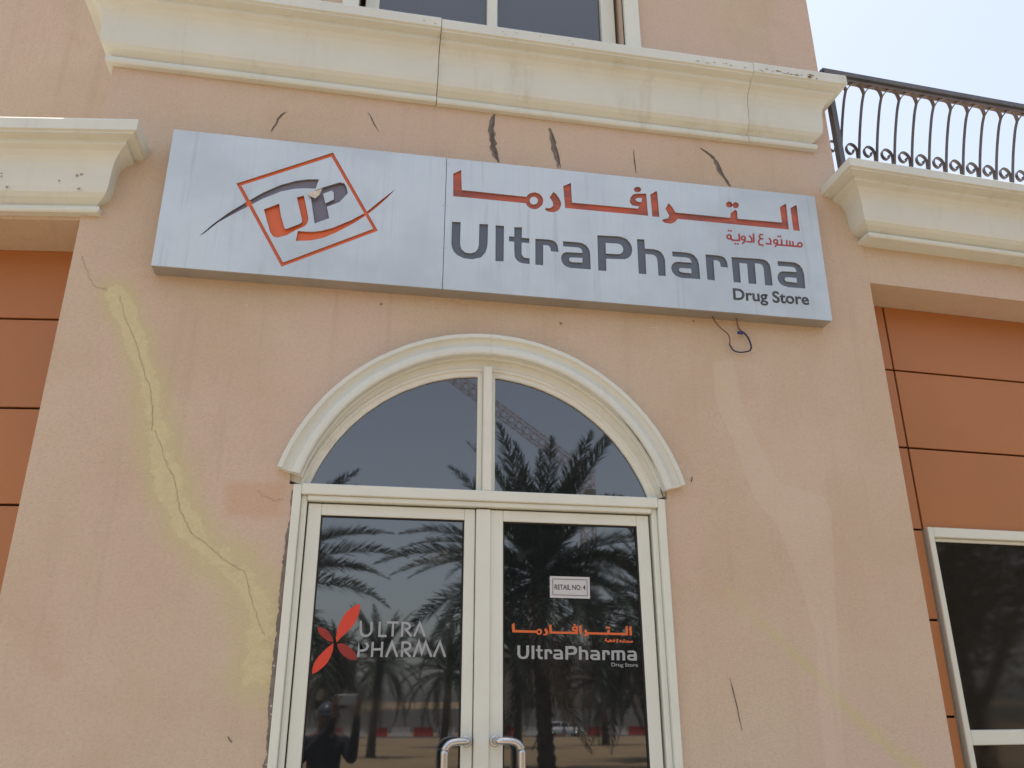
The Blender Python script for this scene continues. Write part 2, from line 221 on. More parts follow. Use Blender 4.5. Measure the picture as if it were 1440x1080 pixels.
# ------------------------------------------------------------------ materials
def new_mat(name):
    m = bpy.data.materials.new(name); m.use_nodes = True; nt = m.node_tree
    return m, nt, nt.nodes['Principled BSDF']
def nd(nt, t, **kw):
    n = nt.nodes.new(t)
    for k, v in kw.items():
        if k in n.inputs: n.inputs[k].default_value = v
        else: setattr(n, k, v)
    return n
def noise(nt, scale, detail=4, rough=.55, vec=None, stretch=None):
    n = nd(nt, 'ShaderNodeTexNoise', Scale=scale, Detail=detail, Roughness=rough)
    if vec is None:
        g = nd(nt, 'ShaderNodeNewGeometry'); vec = g.outputs['Position']
    if stretch:
        mp = nd(nt, 'ShaderNodeMapping'); mp.inputs['Scale'].default_value = stretch
        nt.links.new(vec, mp.inputs[0]); vec = mp.outputs[0]
    nt.links.new(vec, n.inputs['Vector'])
    return n.outputs['Fac']
def ramp(nt, fac, a, b, lo=0., hi=1.):
    m = nd(nt, 'ShaderNodeMapRange'); m.inputs[1].default_value = a; m.inputs[2].default_value = b
    m.inputs[3].default_value = lo; m.inputs[4].default_value = hi; m.interpolation_type = 'SMOOTHSTEP'
    nt.links.new(fac, m.inputs[0]); return m.outputs[0]
def mix(nt, fac, a, b):
    m = nd(nt, 'ShaderNodeMix', data_type='RGBA')
    for s, v in ((0, fac), (6, a), (7, b)):
        if hasattr(v, 'is_linked') or hasattr(v, 'links'): nt.links.new(v, m.inputs[s])
        elif s == 0: m.inputs[s].default_value = v
        else: m.inputs[s].default_value = (*v, 1)
    return m.outputs[2]
def mul(nt, a, b, op='MULTIPLY'):
    m = nd(nt, 'ShaderNodeMath', operation=op)
    for i, v in enumerate((a, b)):
        if hasattr(v, 'links'): nt.links.new(v, m.inputs[i])
        else: m.inputs[i].default_value = v
    return m.outputs[0]
def bump(nt, bsdf, h, strength, dist):
    b = nd(nt, 'ShaderNodeBump', Strength=strength, Distance=dist); nt.links.new(h, b.inputs['Height'])
    nt.links.new(b.outputs[0], bsdf.inputs['Normal']); return b
def paint(name, col, var=.12, rough=.6, scale=3., dirt=.0, dirtcol=(.16, .13, .1), grain=0., streak=False, metallic=0., spec=.5):
    m, nt, b = new_mat(name)
    c2 = tuple(c*(1-var) for c in col)
    c = mix(nt, ramp(nt, noise(nt, scale), .3, .7), col, c2)
    if dirt:
        d = noise(nt, 6, 8, .7, stretch=(1, 1, .18) if streak else None)
        c = mix(nt, mul(nt, ramp(nt, d, .52, .78), dirt), c, dirtcol)
        s = noise(nt, 55, 3, .6)
        c = mix(nt, mul(nt, ramp(nt, s, .68, .76), dirt), c, dirtcol)
    nt.links.new(c, b.inputs['Base Color']); b.inputs['Roughness'].default_value = rough
    b.inputs['Metallic'].default_value = metallic; b.inputs['Specular IOR Level'].default_value = spec
    if grain: bump(nt, b, noise(nt, 180, 3), grain, .004)
    return m

def make_stucco():
    m, nt, b = new_mat('peach_stucco')
    base, dark, pink = (.618, .488, .362), (.570, .434, .306), (.616, .466, .366)
    c = mix(nt, ramp(nt, noise(nt, 1.1, 5, .6), .35, .65), base, dark)
    c = mix(nt, mul(nt, ramp(nt, noise(nt, .8, 3, .5, stretch=(1.3, 1, .6)), .46, .62), .9), c, pink)
    c = mix(nt, mul(nt, ramp(nt, noise(nt, 2.3, 6, .7), .54, .72), .45), c, (.535, .372, .262))
    c = mix(nt, mul(nt, ramp(nt, noise(nt, 9, 6, .7), .55, .8), .22), c, (.40, .29, .21))
    # rain streaks and fine specks
    c = mix(nt, mul(nt, ramp(nt, noise(nt, 5, 5, .6, stretch=(2.2, 1, .10)), .54, .74), .22), c, (.40, .31, .22))
    c = mix(nt, mul(nt, ramp(nt, noise(nt, 60, 4, .7), .42, .66), .22), c, (.42, .31, .22))
    c = mix(nt, mul(nt, ramp(nt, noise(nt, 42, 3, .6), .60, .74), .30), c, (.66, .53, .41))
    c = mix(nt, mul(nt, ramp(nt, noise(nt, 120, 2), .7, .78), .35), c, (.66, .54, .44))
    at = nd(nt, 'ShaderNodeAttribute', attribute_name='stain'); sp = nd(nt, 'ShaderNodeSeparateColor')
    nt.links.new(at.outputs['Color'], sp.inputs[0])
    edge = noise(nt, 11, 8, .75)
    yl = mul(nt, sp.outputs[0], mul(nt, mul(nt, edge, 1.9), .05, 'ADD'))
    c = mix(nt, ramp(nt, yl, .04, .80, 0, .72), c, (.560, .485, .250))
    c = mix(nt, ramp(nt, yl, .66, .80, 0, .8), c, mix(nt, ramp(nt, noise(nt, 25, 5, .7), .35, .65), (.665, .575, .335), (.600, .515, .290)))
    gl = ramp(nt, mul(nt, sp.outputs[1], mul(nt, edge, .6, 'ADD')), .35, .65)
    c = mix(nt, mul(nt, gl, .26), c, (.68, .545, .43))  # glossier patch; its bright sheen is also painted in as a lighter tint
    orange = ramp(nt, mul(nt, sp.outputs[2], mul(nt, edge, .6, 'ADD')), .3, .8)
    c = mix(nt, mul(nt, orange, .5), c, (.56, .33, .19))
    nt.links.new(c, b.inputs['Base Color'])
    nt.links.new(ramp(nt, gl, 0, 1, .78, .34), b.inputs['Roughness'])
    h = mul(nt, noise(nt, 95, 4, .6), mul(nt, noise(nt, 6, 4), .6), 'ADD')
    bump(nt, b, h, .75, .007)
    return m
M = {}
M['stucco'] = make_stucco()
M['cream'] = paint('cream_stone_paint', (.680, .695, .625), .06, .6, 2.2, .33, (.36, .30, .20), .3, True)
M['panel'] = paint('terracotta_panel', (.440, .168, .050), .07, .5, 1.2, .08, (.22, .09, .04))
pn = M['panel'].node_tree; pb = pn.nodes['Principled BSDF']; src = pb.inputs['Base Color'].links[0].from_socket
oi = nd(pn, 'ShaderNodeObjectInfo'); pn.links.new(mix(pn, mul(pn, oi.outputs['Random'], .22), src, (.36, .155, .075)), pb.inputs['Base Color'])
M['gap'] = paint('dark_joint', (.018, .016, .015), .1, .8)
M['white'] = paint('off_white_powder_coat', (.725, .735, .645), .05, .42, 3., .10, (.40, .34, .25))
M['peeling'] = paint('peeling_white_coat', (.725, .720, .635), .05, .45, 9., .42, (.42, .38, .30))
M['crack'] = paint('dark_crack', (.165, .135, .110), .4, .9, 30)  # dark brown of the crack and gash strips
M['render'] = paint('bare_render', (.24, .205, .175), .35, .9, 18, .4, grain=.5)
M['hairline'] = paint('hairline_crack', (.44, .355, .240), .3, .9, 20)
M['chip'] = paint('plaster_chip', (.70, .62, .52), .2, .8, 30)
M['iron'] = paint('dark_iron', (.12, .115, .12), .3, .4, 9, .25, (.16, .08, .05))
M['ironrust'] = paint('rusty_iron', (.16, .125, .115), .3, .55, 9, .4, (.16, .08, .05))
M['orange'] = paint('orange_acrylic', (.720, .135, .030), .05, .35)
M['grey'] = paint('violet_grey_acrylic', (.170, .160, .200), .05, .35)
M['slate'] = paint('slate_acrylic', (.105, .125, .158), .06, .35)
def make_faded_red():
    m, nt, b = new_mat('faded_red_film')
    c = mix(nt, ramp(nt, noise(nt, 7, 4, .6, stretch=(.6, 1, 3)), .35, .65), (.52, .098, .036), (.27, .068, .045))
    c = mix(nt, mul(nt, ramp(nt, noise(nt, 22, 3, .6, stretch=(2.5, 1, .4)), .66, .72), .35), c, (.50, .27, .2))
    nt.links.new(c, b.inputs['Base Color']); b.inputs['Roughness'].default_value = .4
    return m
M['red'] = make_faded_red()
M['print'] = paint('dark_grey_vinyl', (.060, .064, .070), .1, .5)
M['printred'] = paint('red_vinyl', (.380, .045, .030), .1, .5)
M['decalred'] = paint('red_decal', (.66, .055, .025), .04, .5)
M['decaldark'] = paint('dark_red_decal', (.36, .03, .02), .45, .5, 9)
M['decalorange'] = paint('orange_decal', (.68, .135, .035), .05, .5)
M['decalgrey'] = paint('silver_decal', (.36, .37, .38), .06, .5)
M['paper'] = paint('white_card', (.56, .55, .54), .04, .7)
M['black'] = paint('black_ink', (.03, .03, .03), .1, .6)
M['wirebrown'] = paint('brown_wire', (.20, .10, .06), .2, .5)
M['wireblue'] = paint('blue_black_wire', (.018, .018, .06), .2, .4)
M['plugblue'] = paint('blue_tape', (.02, .025, .16), .2, .4)
def make_brushed():
    m, nt, b = new_mat('brushed_aluminium')
    f = noise(nt, 3, 6, .65, stretch=(30, 1, .35)); g = noise(nt, 1.6, 4, .6); st = noise(nt, 4, 5, .65, stretch=(7, 1, .35))
    c = mix(nt, ramp(nt, f, .3, .7), (.590, .602, .578), (.635, .645, .618))
    c = mix(nt, mul(nt, ramp(nt, g, .40, .68), .6), c, (.47, .485, .475))
    c = mix(nt, mul(nt, ramp(nt, st, .55, .75), .36), c, (.40, .40, .38))
    nt.links.new(c, b.inputs['Base Color']); b.inputs['Metallic'].default_value = .92
    nt.links.new(ramp(nt, f, .2, .8, .42, .58), b.inputs['Roughness'])
    bump(nt, b, noise(nt, 3, 3, .5), .12, .02)
    return m
M['alu'] = make_brushed()
M['casing'] = paint('dull_metal_casing', (.40, .375, .335), .15, .55, 5, .3, (.25, .21, .17), metallic=.35)
M['steel'] = paint('brushed_steel', (.58, .56, .54), .06, .3, 14, metallic=1.)
def make_glass(name, tint, ior, blur=1.):
    m, nt, b = new_mat(name)
    b.inputs['Base Color'].default_value = (*tint, 1); b.inputs['Roughness'].default_value = .012
    b.inputs['IOR'].default_value = ior
    d = ramp(nt, noise(nt, 2.5, 4, .6), .5, .8, .012*blur, .035*blur); nt.links.new(d, b.inputs['Roughness'])
    bump(nt, b, noise(nt, .9, 1), .05, .012)
    return m
M['glass'] = make_glass('tinted_reflective_glass', (.011, .013, .014), 2.15, 1.7)
M['greyglass'] = make_glass('grey_window_film', (.040, .043, .043), 2.0)
M['darkglass'] = make_glass('dark_shop_glass', (.020, .017, .014), 1.55, 4.)

# ------------------------------------------------------------------ the building
B = empty('shop_building', (0, 0, 0))
tag(B, 'peach stucco shop building with cream cornices and an arched glass entrance', 'building')
def part(name, me, mat, parent=B): return obj(name, me, mat, parent)

# --- central wall: fine grid sheet with returns, openings for entrance and upper window
XL, XR, XU = -2.052, 2.285, 2.18
ZTOP = 8.6
def seg(breaks, step):
    o = []
    for a, b_ in zip(breaks[:-1], breaks[1:]):
        k = max(1, round((b_-a)/step)); o += [a+(b_-a)*i/k for i in range(k)]
    return o+[breaks[-1]]
WX0, WX1, WZ0, WZ1 = -.79, .858, 5.36, 7.1
xs = seg([XL, -.885, WX0, WX1, .885, XU, XR], .02)
zs = seg([0, 1.2], .2)[:-1] + seg([1.2, 2.68, 4.70, 5.0], .02)[:-1] + seg([5.0, WZ0, WZ1, ZTOP], .12)
nx, nz = len(xs), len(zs)
def keep_cell(i, k):
    cx, cz = (xs[i]+xs[i+1])/2, (zs[k]+zs[k+1])/2
    if cz > 4.70 and cx > XU: return False
    if cz < 2.68 and abs(cx) < .885: return False
    if cz > 2.68 and cz < 3.6 and math.hypot(cx, cz-2.455) < .962: return False
    if WX0 < cx < WX1 and WZ0 < cz < WZ1: return False
    return True
V = [(x, 0, z) for z in zs for x in xs]
Fc = [(k*nx+i, k*nx+i+1, (k+1)*nx+i+1, (k+1)*nx+i) for k in range(nz-1) for i in range(nx-1) if keep_cell(i, k)]
me = mesh(V, Fc)
P2 = np.array([(v[0], v[2]) for v in V])
def dist_poly(P, line):
    d = np.full(len(P), 9.); L = np.array(line); t_ = np.zeros(len(P))
    for i, (a, b_) in enumerate(zip(L[:-1], L[1:])):
        ab = b_-a; t = np.clip(((P-a)@ab)/(ab@ab), 0, 1); q = np.hypot(*(P-a-t[:, None]*ab).T)
        t_ = np.where(q < d, (i+t)/(len(L)-1), t_); d = np.minimum(d, q)
    return d, t_
def inside(P, poly):
    x, y = P.T; r = np.zeros(len(P), bool); L = poly
    for i in range(len(L)):
        (x1, y1), (x2, y2) = L[i], L[(i+1) % len(L)]
        c = ((y1 > y) != (y2 > y)) & (x < (x2-x1)*(y-y1)/(y2-y1+1e-12)+x1); r ^= c
    return r
wob = .014*np.sin(P2[:, 1]*9+P2[:, 0]*5)+.01*np.sin(P2[:, 1]*23-P2[:, 0]*17)
d1, t1 = dist_poly(P2, WALL_MARKS['yellow']); wid = .100+.045*np.sin(t1*math.pi)+.05*np.clip((t1-.55)*4, 0, 1)
yel = np.clip(1.25-(d1+wob*.6)/wid, 0, 1)*.78 + np.clip(1-(d1+wob)/(.035+.02*np.sin(t1*17)), 0, 1)*.5*np.clip((.93-t1)*8, 0, 1)
d2, t2 = dist_poly(P2, WALL_MARKS['yellow2']); yel = np.maximum(yel, np.clip(1-(d2+wob*.3)/(.034+.020*t2), 0, 1)*.70)
d3, t3 = dist_poly(P2, WALL_MARKS['smear']); yel = np.maximum(yel, np.clip(1-(d3+wob)/.10, 0, 1)*.36)
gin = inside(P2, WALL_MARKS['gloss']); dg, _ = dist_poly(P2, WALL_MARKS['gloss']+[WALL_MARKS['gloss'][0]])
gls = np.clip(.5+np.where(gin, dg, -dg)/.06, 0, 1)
# orange-looking repaint left of the door head
orp = np.clip(1.3-np.maximum(np.abs(P2[:, 0]+1.07)/.16, np.abs(P2[:, 1]-2.6)/.10), 0, 1)
ca = me.color_attributes.new('stain', 'FLOAT_COLOR', 'POINT')
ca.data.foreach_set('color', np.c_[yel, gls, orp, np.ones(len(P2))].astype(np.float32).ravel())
bm = bmesh.new(); bm.from_mesh(me)
bmesh.ops.delete(bm, geom=[v for v in bm.verts if not v.link_faces], context='VERTS')
be = [e for e in bm.edges if e.is_boundary]
ex = bmesh.ops.extrude_edge_only(bm, edges=be)
bmesh.ops.translate(bm, verts=[v for v in ex['geom'] if isinstance(v, bmesh.types.BMVert)], vec=(0, .5, 0))
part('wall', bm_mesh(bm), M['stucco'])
M_body = M['stucco']
# building masses behind
part('wall', box_mesh(XL+.01, XR-.01, .52, 7, 0, 4.6), M_body)
part('wall', box_mesh(XL+.02, XU-.01, 1.4, 7, 4.62, ZTOP-.01), M_body)
part('roof', box_mesh(XL-.15, XU+.15, -.15, 7.2, ZTOP, ZTOP+.12), M['cream'])
for x0, x1 in ((XL+.012, WX0-.2), (WX1+.2, XU-.012)):
    part('wall', box_mesh(x0, x1, .51, 1.39, 4.62, ZTOP-.012), M_body)

# --- side bays: left turns back 8.75 degrees, right 2.5 degrees
def bay_point(x0, ang, s, y):       # s along the bay from the corner, y into the wall
    sg = -1 if s < 0 else 1
    return (x0 + s*math.cos(ang) - sg*y*math.sin(ang)*0, abs(s)*math.sin(ang) + y)
AL, AR = R(8.75), R(2.5)
LB = lambda s, y: bay_point(XL, AL, -s, y)
RB = lambda s, y: bay_point(XR, AR, s, y)
def bay_slab(fn, s0, s1, y0, y1, z0, z1, bevel=0):
    V = []
    for s in (s0, s1):
        for y in (y0, y1):
            for z in (z0, z1):
                p = fn(s, y); V.append((p[0], p[1], z))
    bm = bmesh.new(); vs_ = [bm.verts.new(v) for v in V]
    for f in ((0, 1, 3, 2), (4, 6, 7, 5), (0, 4, 5, 1), (2, 3, 7, 6), (0, 2, 6, 4), (1, 5, 7, 3)): bm.faces.new([vs_[i] for i in f])
    if bevel: bmesh.ops.bevel(bm, geom=bm.edges[:], offset=bevel, segments=1, affect='EDGES')
    return bm_mesh(bm)
part('lintel', bay_slab(LB, -.05, 7, .001, .6, 3.98, 4.42), M['stucco'])
part('lintel', bay_slab(RB, -.05, 7, .001, .6, 4.041, 4.69), M['stucco'])
part('wall', bay_slab(LB, .0, 7, .36, 6, 0, 3.979), M['gap'])
part('wall', bay_slab(RB, .0, 7, .33, 6, 0, 4.04), M['gap'])
part('terrace_slab', bay_slab(RB, .0, 7, .61, 6, 4.05, 4.69), M['stucco'])
part('terrace_slab', bay_slab(LB, .0, 7, .61, 6, 3.99, 4.42), M['stucco'])
# tall wall set back above the left bay
part('wall', bay_slab(LB, -.2, 7, .75, 1.1, 4.43, ZTOP), M['stucco'])
# end piers out of view that carry the bays
part('pier', bay_slab(LB, 6.2, 7, -.003, .355, 0, 3.978), M['stucco'])
part('pier', bay_slab(RB, 6.2, 7, -.003, .325, 0, 4.039), M['stucco'])
# cladding panels, each with an open joint round it
def panel(fn, s0, s1, z0, z1, y): part('cladding_panel', bay_slab(fn, s0+.006, s1-.006, y, y+.022, z0+.006, z1-.006, .0015), M['panel'])
zl = [.15, .67, 1.15, 1.64, 2.125, 2.61, 3.095, 3.58, 3.985]
for a, b_ in zip(zl[:-1], zl[1:]):
    for s0, s1 in ((-.1, 1.25), (1.25, 2.5), (2.5, 3.75)): panel(LB, s0, s1, a, b_, .31)
zr = [.15, .67, 1.16, 1.65, 2.14, 2.635, 3.12, 3.612, 4.046]
for a, b_ in zip(zr[:-1], zr[1:]):
    panel(RB, -.1, .272, a, b_, .27)
    if a >= 2.63:
        panel(RB, .272, 1.50, a, b_, .27); panel(RB, 1.50, 2.75, a, b_, .27)
    panel(RB, 2.75, 4.0, a, b_, .27)

# --- shop window in the right bay
Wn = empty('shop_window', (0, 0, 0), B)
def wbar(s0, s1, z0, z1, y0=.245, y1=.31): return obj('frame_bar', bay_slab(RB, s0, s1, y0, y1, z0, z1, .004), M['white'], Wn)
wbar(.285, .322, .3, 2.648); wbar(.3225, 2.70, 2.592, 2.648); wbar(2.70, 2.737, .3, 2.648)
wbar(.3225, 2.699, 1.512, 1.585); wbar(.3225, 2.699, .3, .36)
wbar(1.5, 1.55, 1.586, 2.591); wbar(.3235, .3405, 1.586, 2.591, .27, .30)
wbar(.341, 1.499, 2.572, 2.591, .27, .30)
for z0, z1 in ((.361, 1.511), (1.586, 2.591)):
    for s0, s1 in ((.3236, 1.499), (1.551, 2.698)):
        obj('pane', bay_slab(RB, s0, s1, .285, .292, z0, z1), M['darkglass'], Wn)

# --- cornices: bead, ovolo, tall face, cove and fascia
PROF = [(-.07, 0), (.034, 0), (.040, .008), (.040, .028), (.034, .036), (.016, .038), (.018, .050), (.030, .062), (.052, .076), (.068, .096),
        (.074, .125), (.077, .170), (.079, .220), (.084, .256), (.096, .286), (.116, .310), (.142, .324), (.146, .328), (.146, .348), (.190, .356),
        (.190, .364), (.203, .370), (.203, .428), (.196, .438), (-.07, .442)]
def cornice(path, z0, scale=1., zs=1.): part('cornice', sweep(PROF, path, z0, scale, zs), M['cream'])
g = .001
cornice([(-2.045, 3.2), (-2.045, 0), (-1.70-.0004, 0)], 4.93, 1., 1.05)
cornice([(-1.70+.0004, -.001), (-.312-.002, -.001)], 4.931, 1., 1.05)
cornice([(-.312+.002, .003), (1.60-g, .003)], 4.927, 1., 1.05)
cornice([(1.60+g, 0), (2.02, 0), (2.02, .2)], 4.928, 1., 1.05)
cl = math.cos(AL); sl = math.sin(AL)
cornice([(-2.0-6.5*cl, 6.5*sl), (-2.0, 0), (-2.0, .25)], 4.0, 1., 1.)
cr = math.cos(AR); sr = math.sin(AR)
cornice([(2.300, .25), (2.300, -.06), (2.300+6.5*cr, -.06+6.5*sr)], 4.288, 1.17, .90)

# --- moulding round the arch, two lengths meeting at the crown
AP = [(1.036, .004), (1.036, -.056), (1.032, -.060), (1.016, -.060), (1.012, -.056), (1.010, -.046), (1.000, -.038), (.986, -.036), (.974, -.040),
      (.966, -.050), (.958, -.054), (.936, -.055), (.928, -.050), (.926, -.040), (.926, -.004), (.918, .002), (.918, .045), (.99, .045)]
def arc_sweep(prof, cz, a0, a1, n, cx=0.):
    V, Fc = [], []; m_ = len(prof)
    for i in range(n+1):
        a = a0+(a1-a0)*i/n; j = random.gauss(0, .0006)
        for r, y in prof: V.append((cx+(r+j)*math.cos(a), y, cz+(r+j)*math.sin(a)))
    for i in range(n):
        for k in range(m_):
            Fc.append((i*m_+k, (i+1)*m_+k, (i+1)*m_+(k+1) % m_, i*m_+(k+1) % m_))
    Fc.append(tuple(range(m_))); Fc.append(tuple(n*m_+k for k in range(m_))[::-1])
    bm = bmesh.new(); bm.from_mesh(mesh(V, Fc)); return bm_mesh(bm)
part('arch_moulding', arc_sweep(AP, 2.457, R(16.3), R(89.97), 40, .012), M['cream'])
part('arch_moulding', arc_sweep([(r, y-.0006) for r, y in AP], 2.457, R(90.03), R(163.7), 40, .012), M['cream'])

# --- fanlight
FL = empty('fanlight', (0, 0, 0), B)
RP = [(.990, .022), (.925, .022), (.920, .016), (.908, .016), (.903, .026), (.882, .026), (.879, .030), (.879, .062), (.990, .062)]
ring = arc_sweep(RP, 2.41, R(17.5), R(162.5), 64)
obj('frame', ring, M['peeling'], FL)
obj('mullion', box_mesh(-.018, .026, -.012, .048, 2.684, 3.335, .004), M['peeling'], FL)
obj('mullion', box_mesh(-.044, -.0185, .022, .05, 2.684, 3.30, .003), M['white'], FL)
obj('mullion', box_mesh(.0265, .046, .022, .05, 2.684, 3.30, .003), M['white'], FL)
def fan_loop(s):
    zb = 2.66; a0 = math.asin((zb-2.41)/.9); a1 = math.acos(.03/.9); L = [(s*.03, zb)]
    for i in range(25):
        a = a0+(a1-a0)*i/24; L.append((s*.9*math.cos(a), 2.41+.9*math.sin(a)))
    return L
for s in (-1, 1): obj('pane', prism([fan_loop(s)], .042, .048), M['glass'], FL)

# --- door frame and leaves
DF = empty('door_frame', (0, 0, 0), B)
def fbar(n, *a, bev=.004, mat='white'): return obj(n, box_mesh(*a, bev), M[mat], DF)
fbar('jamb', -.904, -.866, -.022, .10, 0, 2.6775); fbar('jamb', .866, .904, -.022, .10, 0, 2.6775)
fbar('jamb', -.8655, -.838, .002, .10, 0, 2.632); fbar('jamb', .8375, .8655, .002, .10, 0, 2.632)
fbar('transom', -.8655, .8655, -.022, .10, 2.632, 2.683); fbar('transom', -.8375, .837, -.008, .10, 2.606, 2.6315)
fbar('threshold', -.8375, .837, .0, .10, .0, .02, mat='steel')
def leaf(x0, x1, g0, g1, cover=None):
    L = empty('door_leaf', (0, 0, 0), B)
    yb = .075; zt, zb, gt, gb = 2.598, .022, 2.545, .2
    def bar(n, *a, m='white', bev=.003): return obj(n, box_mesh(*a, bev), M[m], L)
    bar('stile', x0, g0, .02, yb, zb, zt); bar('stile', g1, x1, .02, yb, zb, zt)
    bar('rail', g0+.0004, g1-.0004, .0203, yb, gt, zt); bar('rail', g0+.0004, g1-.0004, .0203, yb, zb, gb)
    # glazing bead
    for a in ((g0+.0005, g0+.007, .027, .05, gb, gt), (g1-.007, g1-.0005, .027, .05, gb, gt), (g0+.0075, g1-.0075, .027, .05, gt-.007, gt-.0005), (g0+.0075, g1-.0075, .027, .05, gb, gb+.007)):
        bar('glazing_bead', *a, m='gap', bev=0)
    if cover: bar('meeting_strip', *cover, .008, .0198, zb, zt)
    gp = obj('pane', box_mesh(g0+.001, g1-.001, .036, .042, gb-.01, gt+.01), M['glass'], L)
    return L
leafL = leaf(-.832, -.0485, -.771, -.0995)
leafR = leaf(-.0445, .825, .088, .763, (-.043, .025))
def handle(L, s, x):
    pts = [(x, .022, 1.572), (x, -.02, 1.572), (x+s*.012, -.048, 1.574), (x+s*.05, -.058, 1.574), (x+s*.085, -.058, 1.565), (x+s*.103, -.058, 1.54), (x+s*.106, -.058, 1.49),
           (x+s*.106, -.058, 1.03), (x+s*.103, -.058, .98), (x+s*.085, -.058, .955), (x+s*.05, -.058, .946), (x+s*.012, -.048, .946), (x, -.02, .948), (x, .022, .948)]
    obj('handle', tube_mesh(smooth_path(pts, 5), .0165, 14), M['steel'], L)
    for z in (1.572, .948): obj('handle_rose', tube_mesh([(x, .0199, z), (x, .012, z), (x, .010, z)], [.024, .024, .020], 18), M['steel'], L)
handle(leafL, -1, -.073); handle(leafR, 1, .052)

# --- broken plaster beside the left jamb, cracks, gashes, chips (marks on the wall)
V = []; Fc = []
z = .4; k = 0; ptsz = []
wk = .010
while z < 2.66:
    wk = min(.020, max(.004, wk+random.gauss(0, .0022))); ptsz.append((z, wk*(1.0 if z < 2.5 else .8)+random.gauss(0, .0012))); z += random.uniform(.006, .014)
for z, wdt in ptsz: V += [(-.898, -.003, z), (-.904-wdt, -.0012, z)]
for i in range(len(ptsz)-1): Fc.append((2*i, 2*i+1, 2*i+3, 2*i+2))
part('broken_plaster_edge', mesh(V, Fc), M['render'])
for i in range(26):
    z = random.uniform(.6, 2.62); x = -.907-random.uniform(0, .012); r = random.uniform(.002, .006)
    bm = bmesh.new(); bmesh.ops.create_icosphere(bm, subdivisions=1, radius=r)
    for v in bm.verts: v.co = Vector((x, -.002, z)) + v.co*random.uniform(.6, 1.2)
    part('plaster_crumb', bm_mesh(bm), M['chip'] if i % 3 == 0 else M['render'])
def ragged(line, wdt, mat, name, y=-.0025, taper=True, n=5, jit=.25):
    pts = smooth_path([(a, 0, b_) for a, b_ in line], n); m_ = len(pts); V, Fc = [], []; wk = 0.
    for i, p in enumerate(pts):
        t = i/(m_-1); d = (pts[min(i+1, m_-1)]-pts[max(i-1, 0)]).normalized(); nn = Vector((-d.z, 0, d.x))
        ww = wdt/2*(math.sin(math.pi*min(1, max(0, t*.94+.03)))**.8 if taper else 1)
        a = p+nn*ww*random.uniform(1-jit, 1+jit); b_ = p-nn*ww*random.uniform(1-jit, 1+jit)
        wk = wk*.86+random.gauss(0, .0034 if not taper else min(.003, wdt*.12)); o_ = nn*wk
        V += [(a.x+o_.x, y, a.z+o_.z), (b_.x+o_.x, y, b_.z+o_.z)]
    for i in range(m_-1): Fc.append((2*i, 2*i+1, 2*i+3, 2*i+2))
    return part(name, mesh(V, Fc), mat)
for line, wdt in WALL_MARKS['gash']:
    ragged(line, wdt*.5, M['crack'], 'crack', -.0025, True, 6, .4)
    if wdt > .02:
        sh = [(a-.006, b_) for a, b_ in line]; ragged(sh, wdt*.8, M['render'], 'crack', -.0015, True, 6, .5)
for line in WALL_MARKS['crack'][:4]: ragged(line, .0022, M['hairline'], 'hairline_crack', -.002, False, 9, .6)
for i, (x, z) in enumerate(WALL_MARKS['chip']):
    bm = bmesh.new(); n = 7; r = random.uniform(.005, .009)
    vs_ = [bm.verts.new((x+r*random.uniform(.5, 1.2)*math.cos(6.283*q/n), -.003, z+r*random.uniform(.5, 1.2)*math.sin(6.283*q/n))) for q in range(n)]
    bm.faces.new(vs_); part('plaster_chip', bm_mesh(bm), M['chip'] if i % 3 != 1 else M['render'])
# flaked paint and smudges on the cornices
def flake(x, y, z, w_, h_, mt):
    n = 9; bm = bmesh.new(); vs_ = [bm.verts.new((x+w_*random.uniform(.35, 1)*math.cos(6.283*q/n), y, z+h_*random.uniform(.3, 1)*math.sin(6.283*q/n))) for q in range(n)]
    bm.faces.new(vs_); part('paint_flake', bm_mesh(bm), M[mt])
M['flake'] = paint('bared_cornice', (.40, .30, .19), .3, .9, 40, .3); M['smudge'] = paint('grey_smudge', (.36, .34, .29), .3, .9, 40)
for i in range(20): flake(random.uniform(1.62, 2.02), -.2045, random.uniform(5.322, 5.348), random.uniform(.006, .03), random.uniform(.003, .009), 'flake')
for i in range(8): flake(random.uniform(1.2, 1.58), -.2045, random.uniform(5.322, 5.345), random.uniform(.005, .02), random.uniform(.002, .006), 'flake')
for i in range(9): flake(random.uniform(-.55, .9), -.2045, random.uniform(5.325, 5.36), random.uniform(.004, .016), random.uniform(.002, .005), 'flake')
for i in range(11):
    x = random.uniform(-2.6, -2.05); flake(x, (-2.0-x)*math.tan(AL)-.0812, 4.0+random.uniform(.10, .19), random.uniform(.004, .012), random.uniform(.004, .013), 'smudge')
# cracks along the arch joint on the right
def arc_crack(a0, a1, r, wdt, y, name='crack'):
    n = 14; V = []; Fc = []
    for i in range(n+1):
        a = R(a0+(a1-a0)*i/n); ww = wdt*math.sin(math.pi*(i/n*.9+.05))*random.uniform(.6, 1.3)
        for q in (-ww/2, ww/2): V.append((.012+(r+q)*math.cos(a), y, 2.457+(r+q)*math.sin(a)))
    for i in range(n): Fc.append((2*i, 2*i+1, 2*i+3, 2*i+2))
    part(name, mesh(V, Fc), M['crack'])
arc_crack(24, 44, .9225, .006, -.0415); arc_crack(14, 18, .912, .010, -.024)

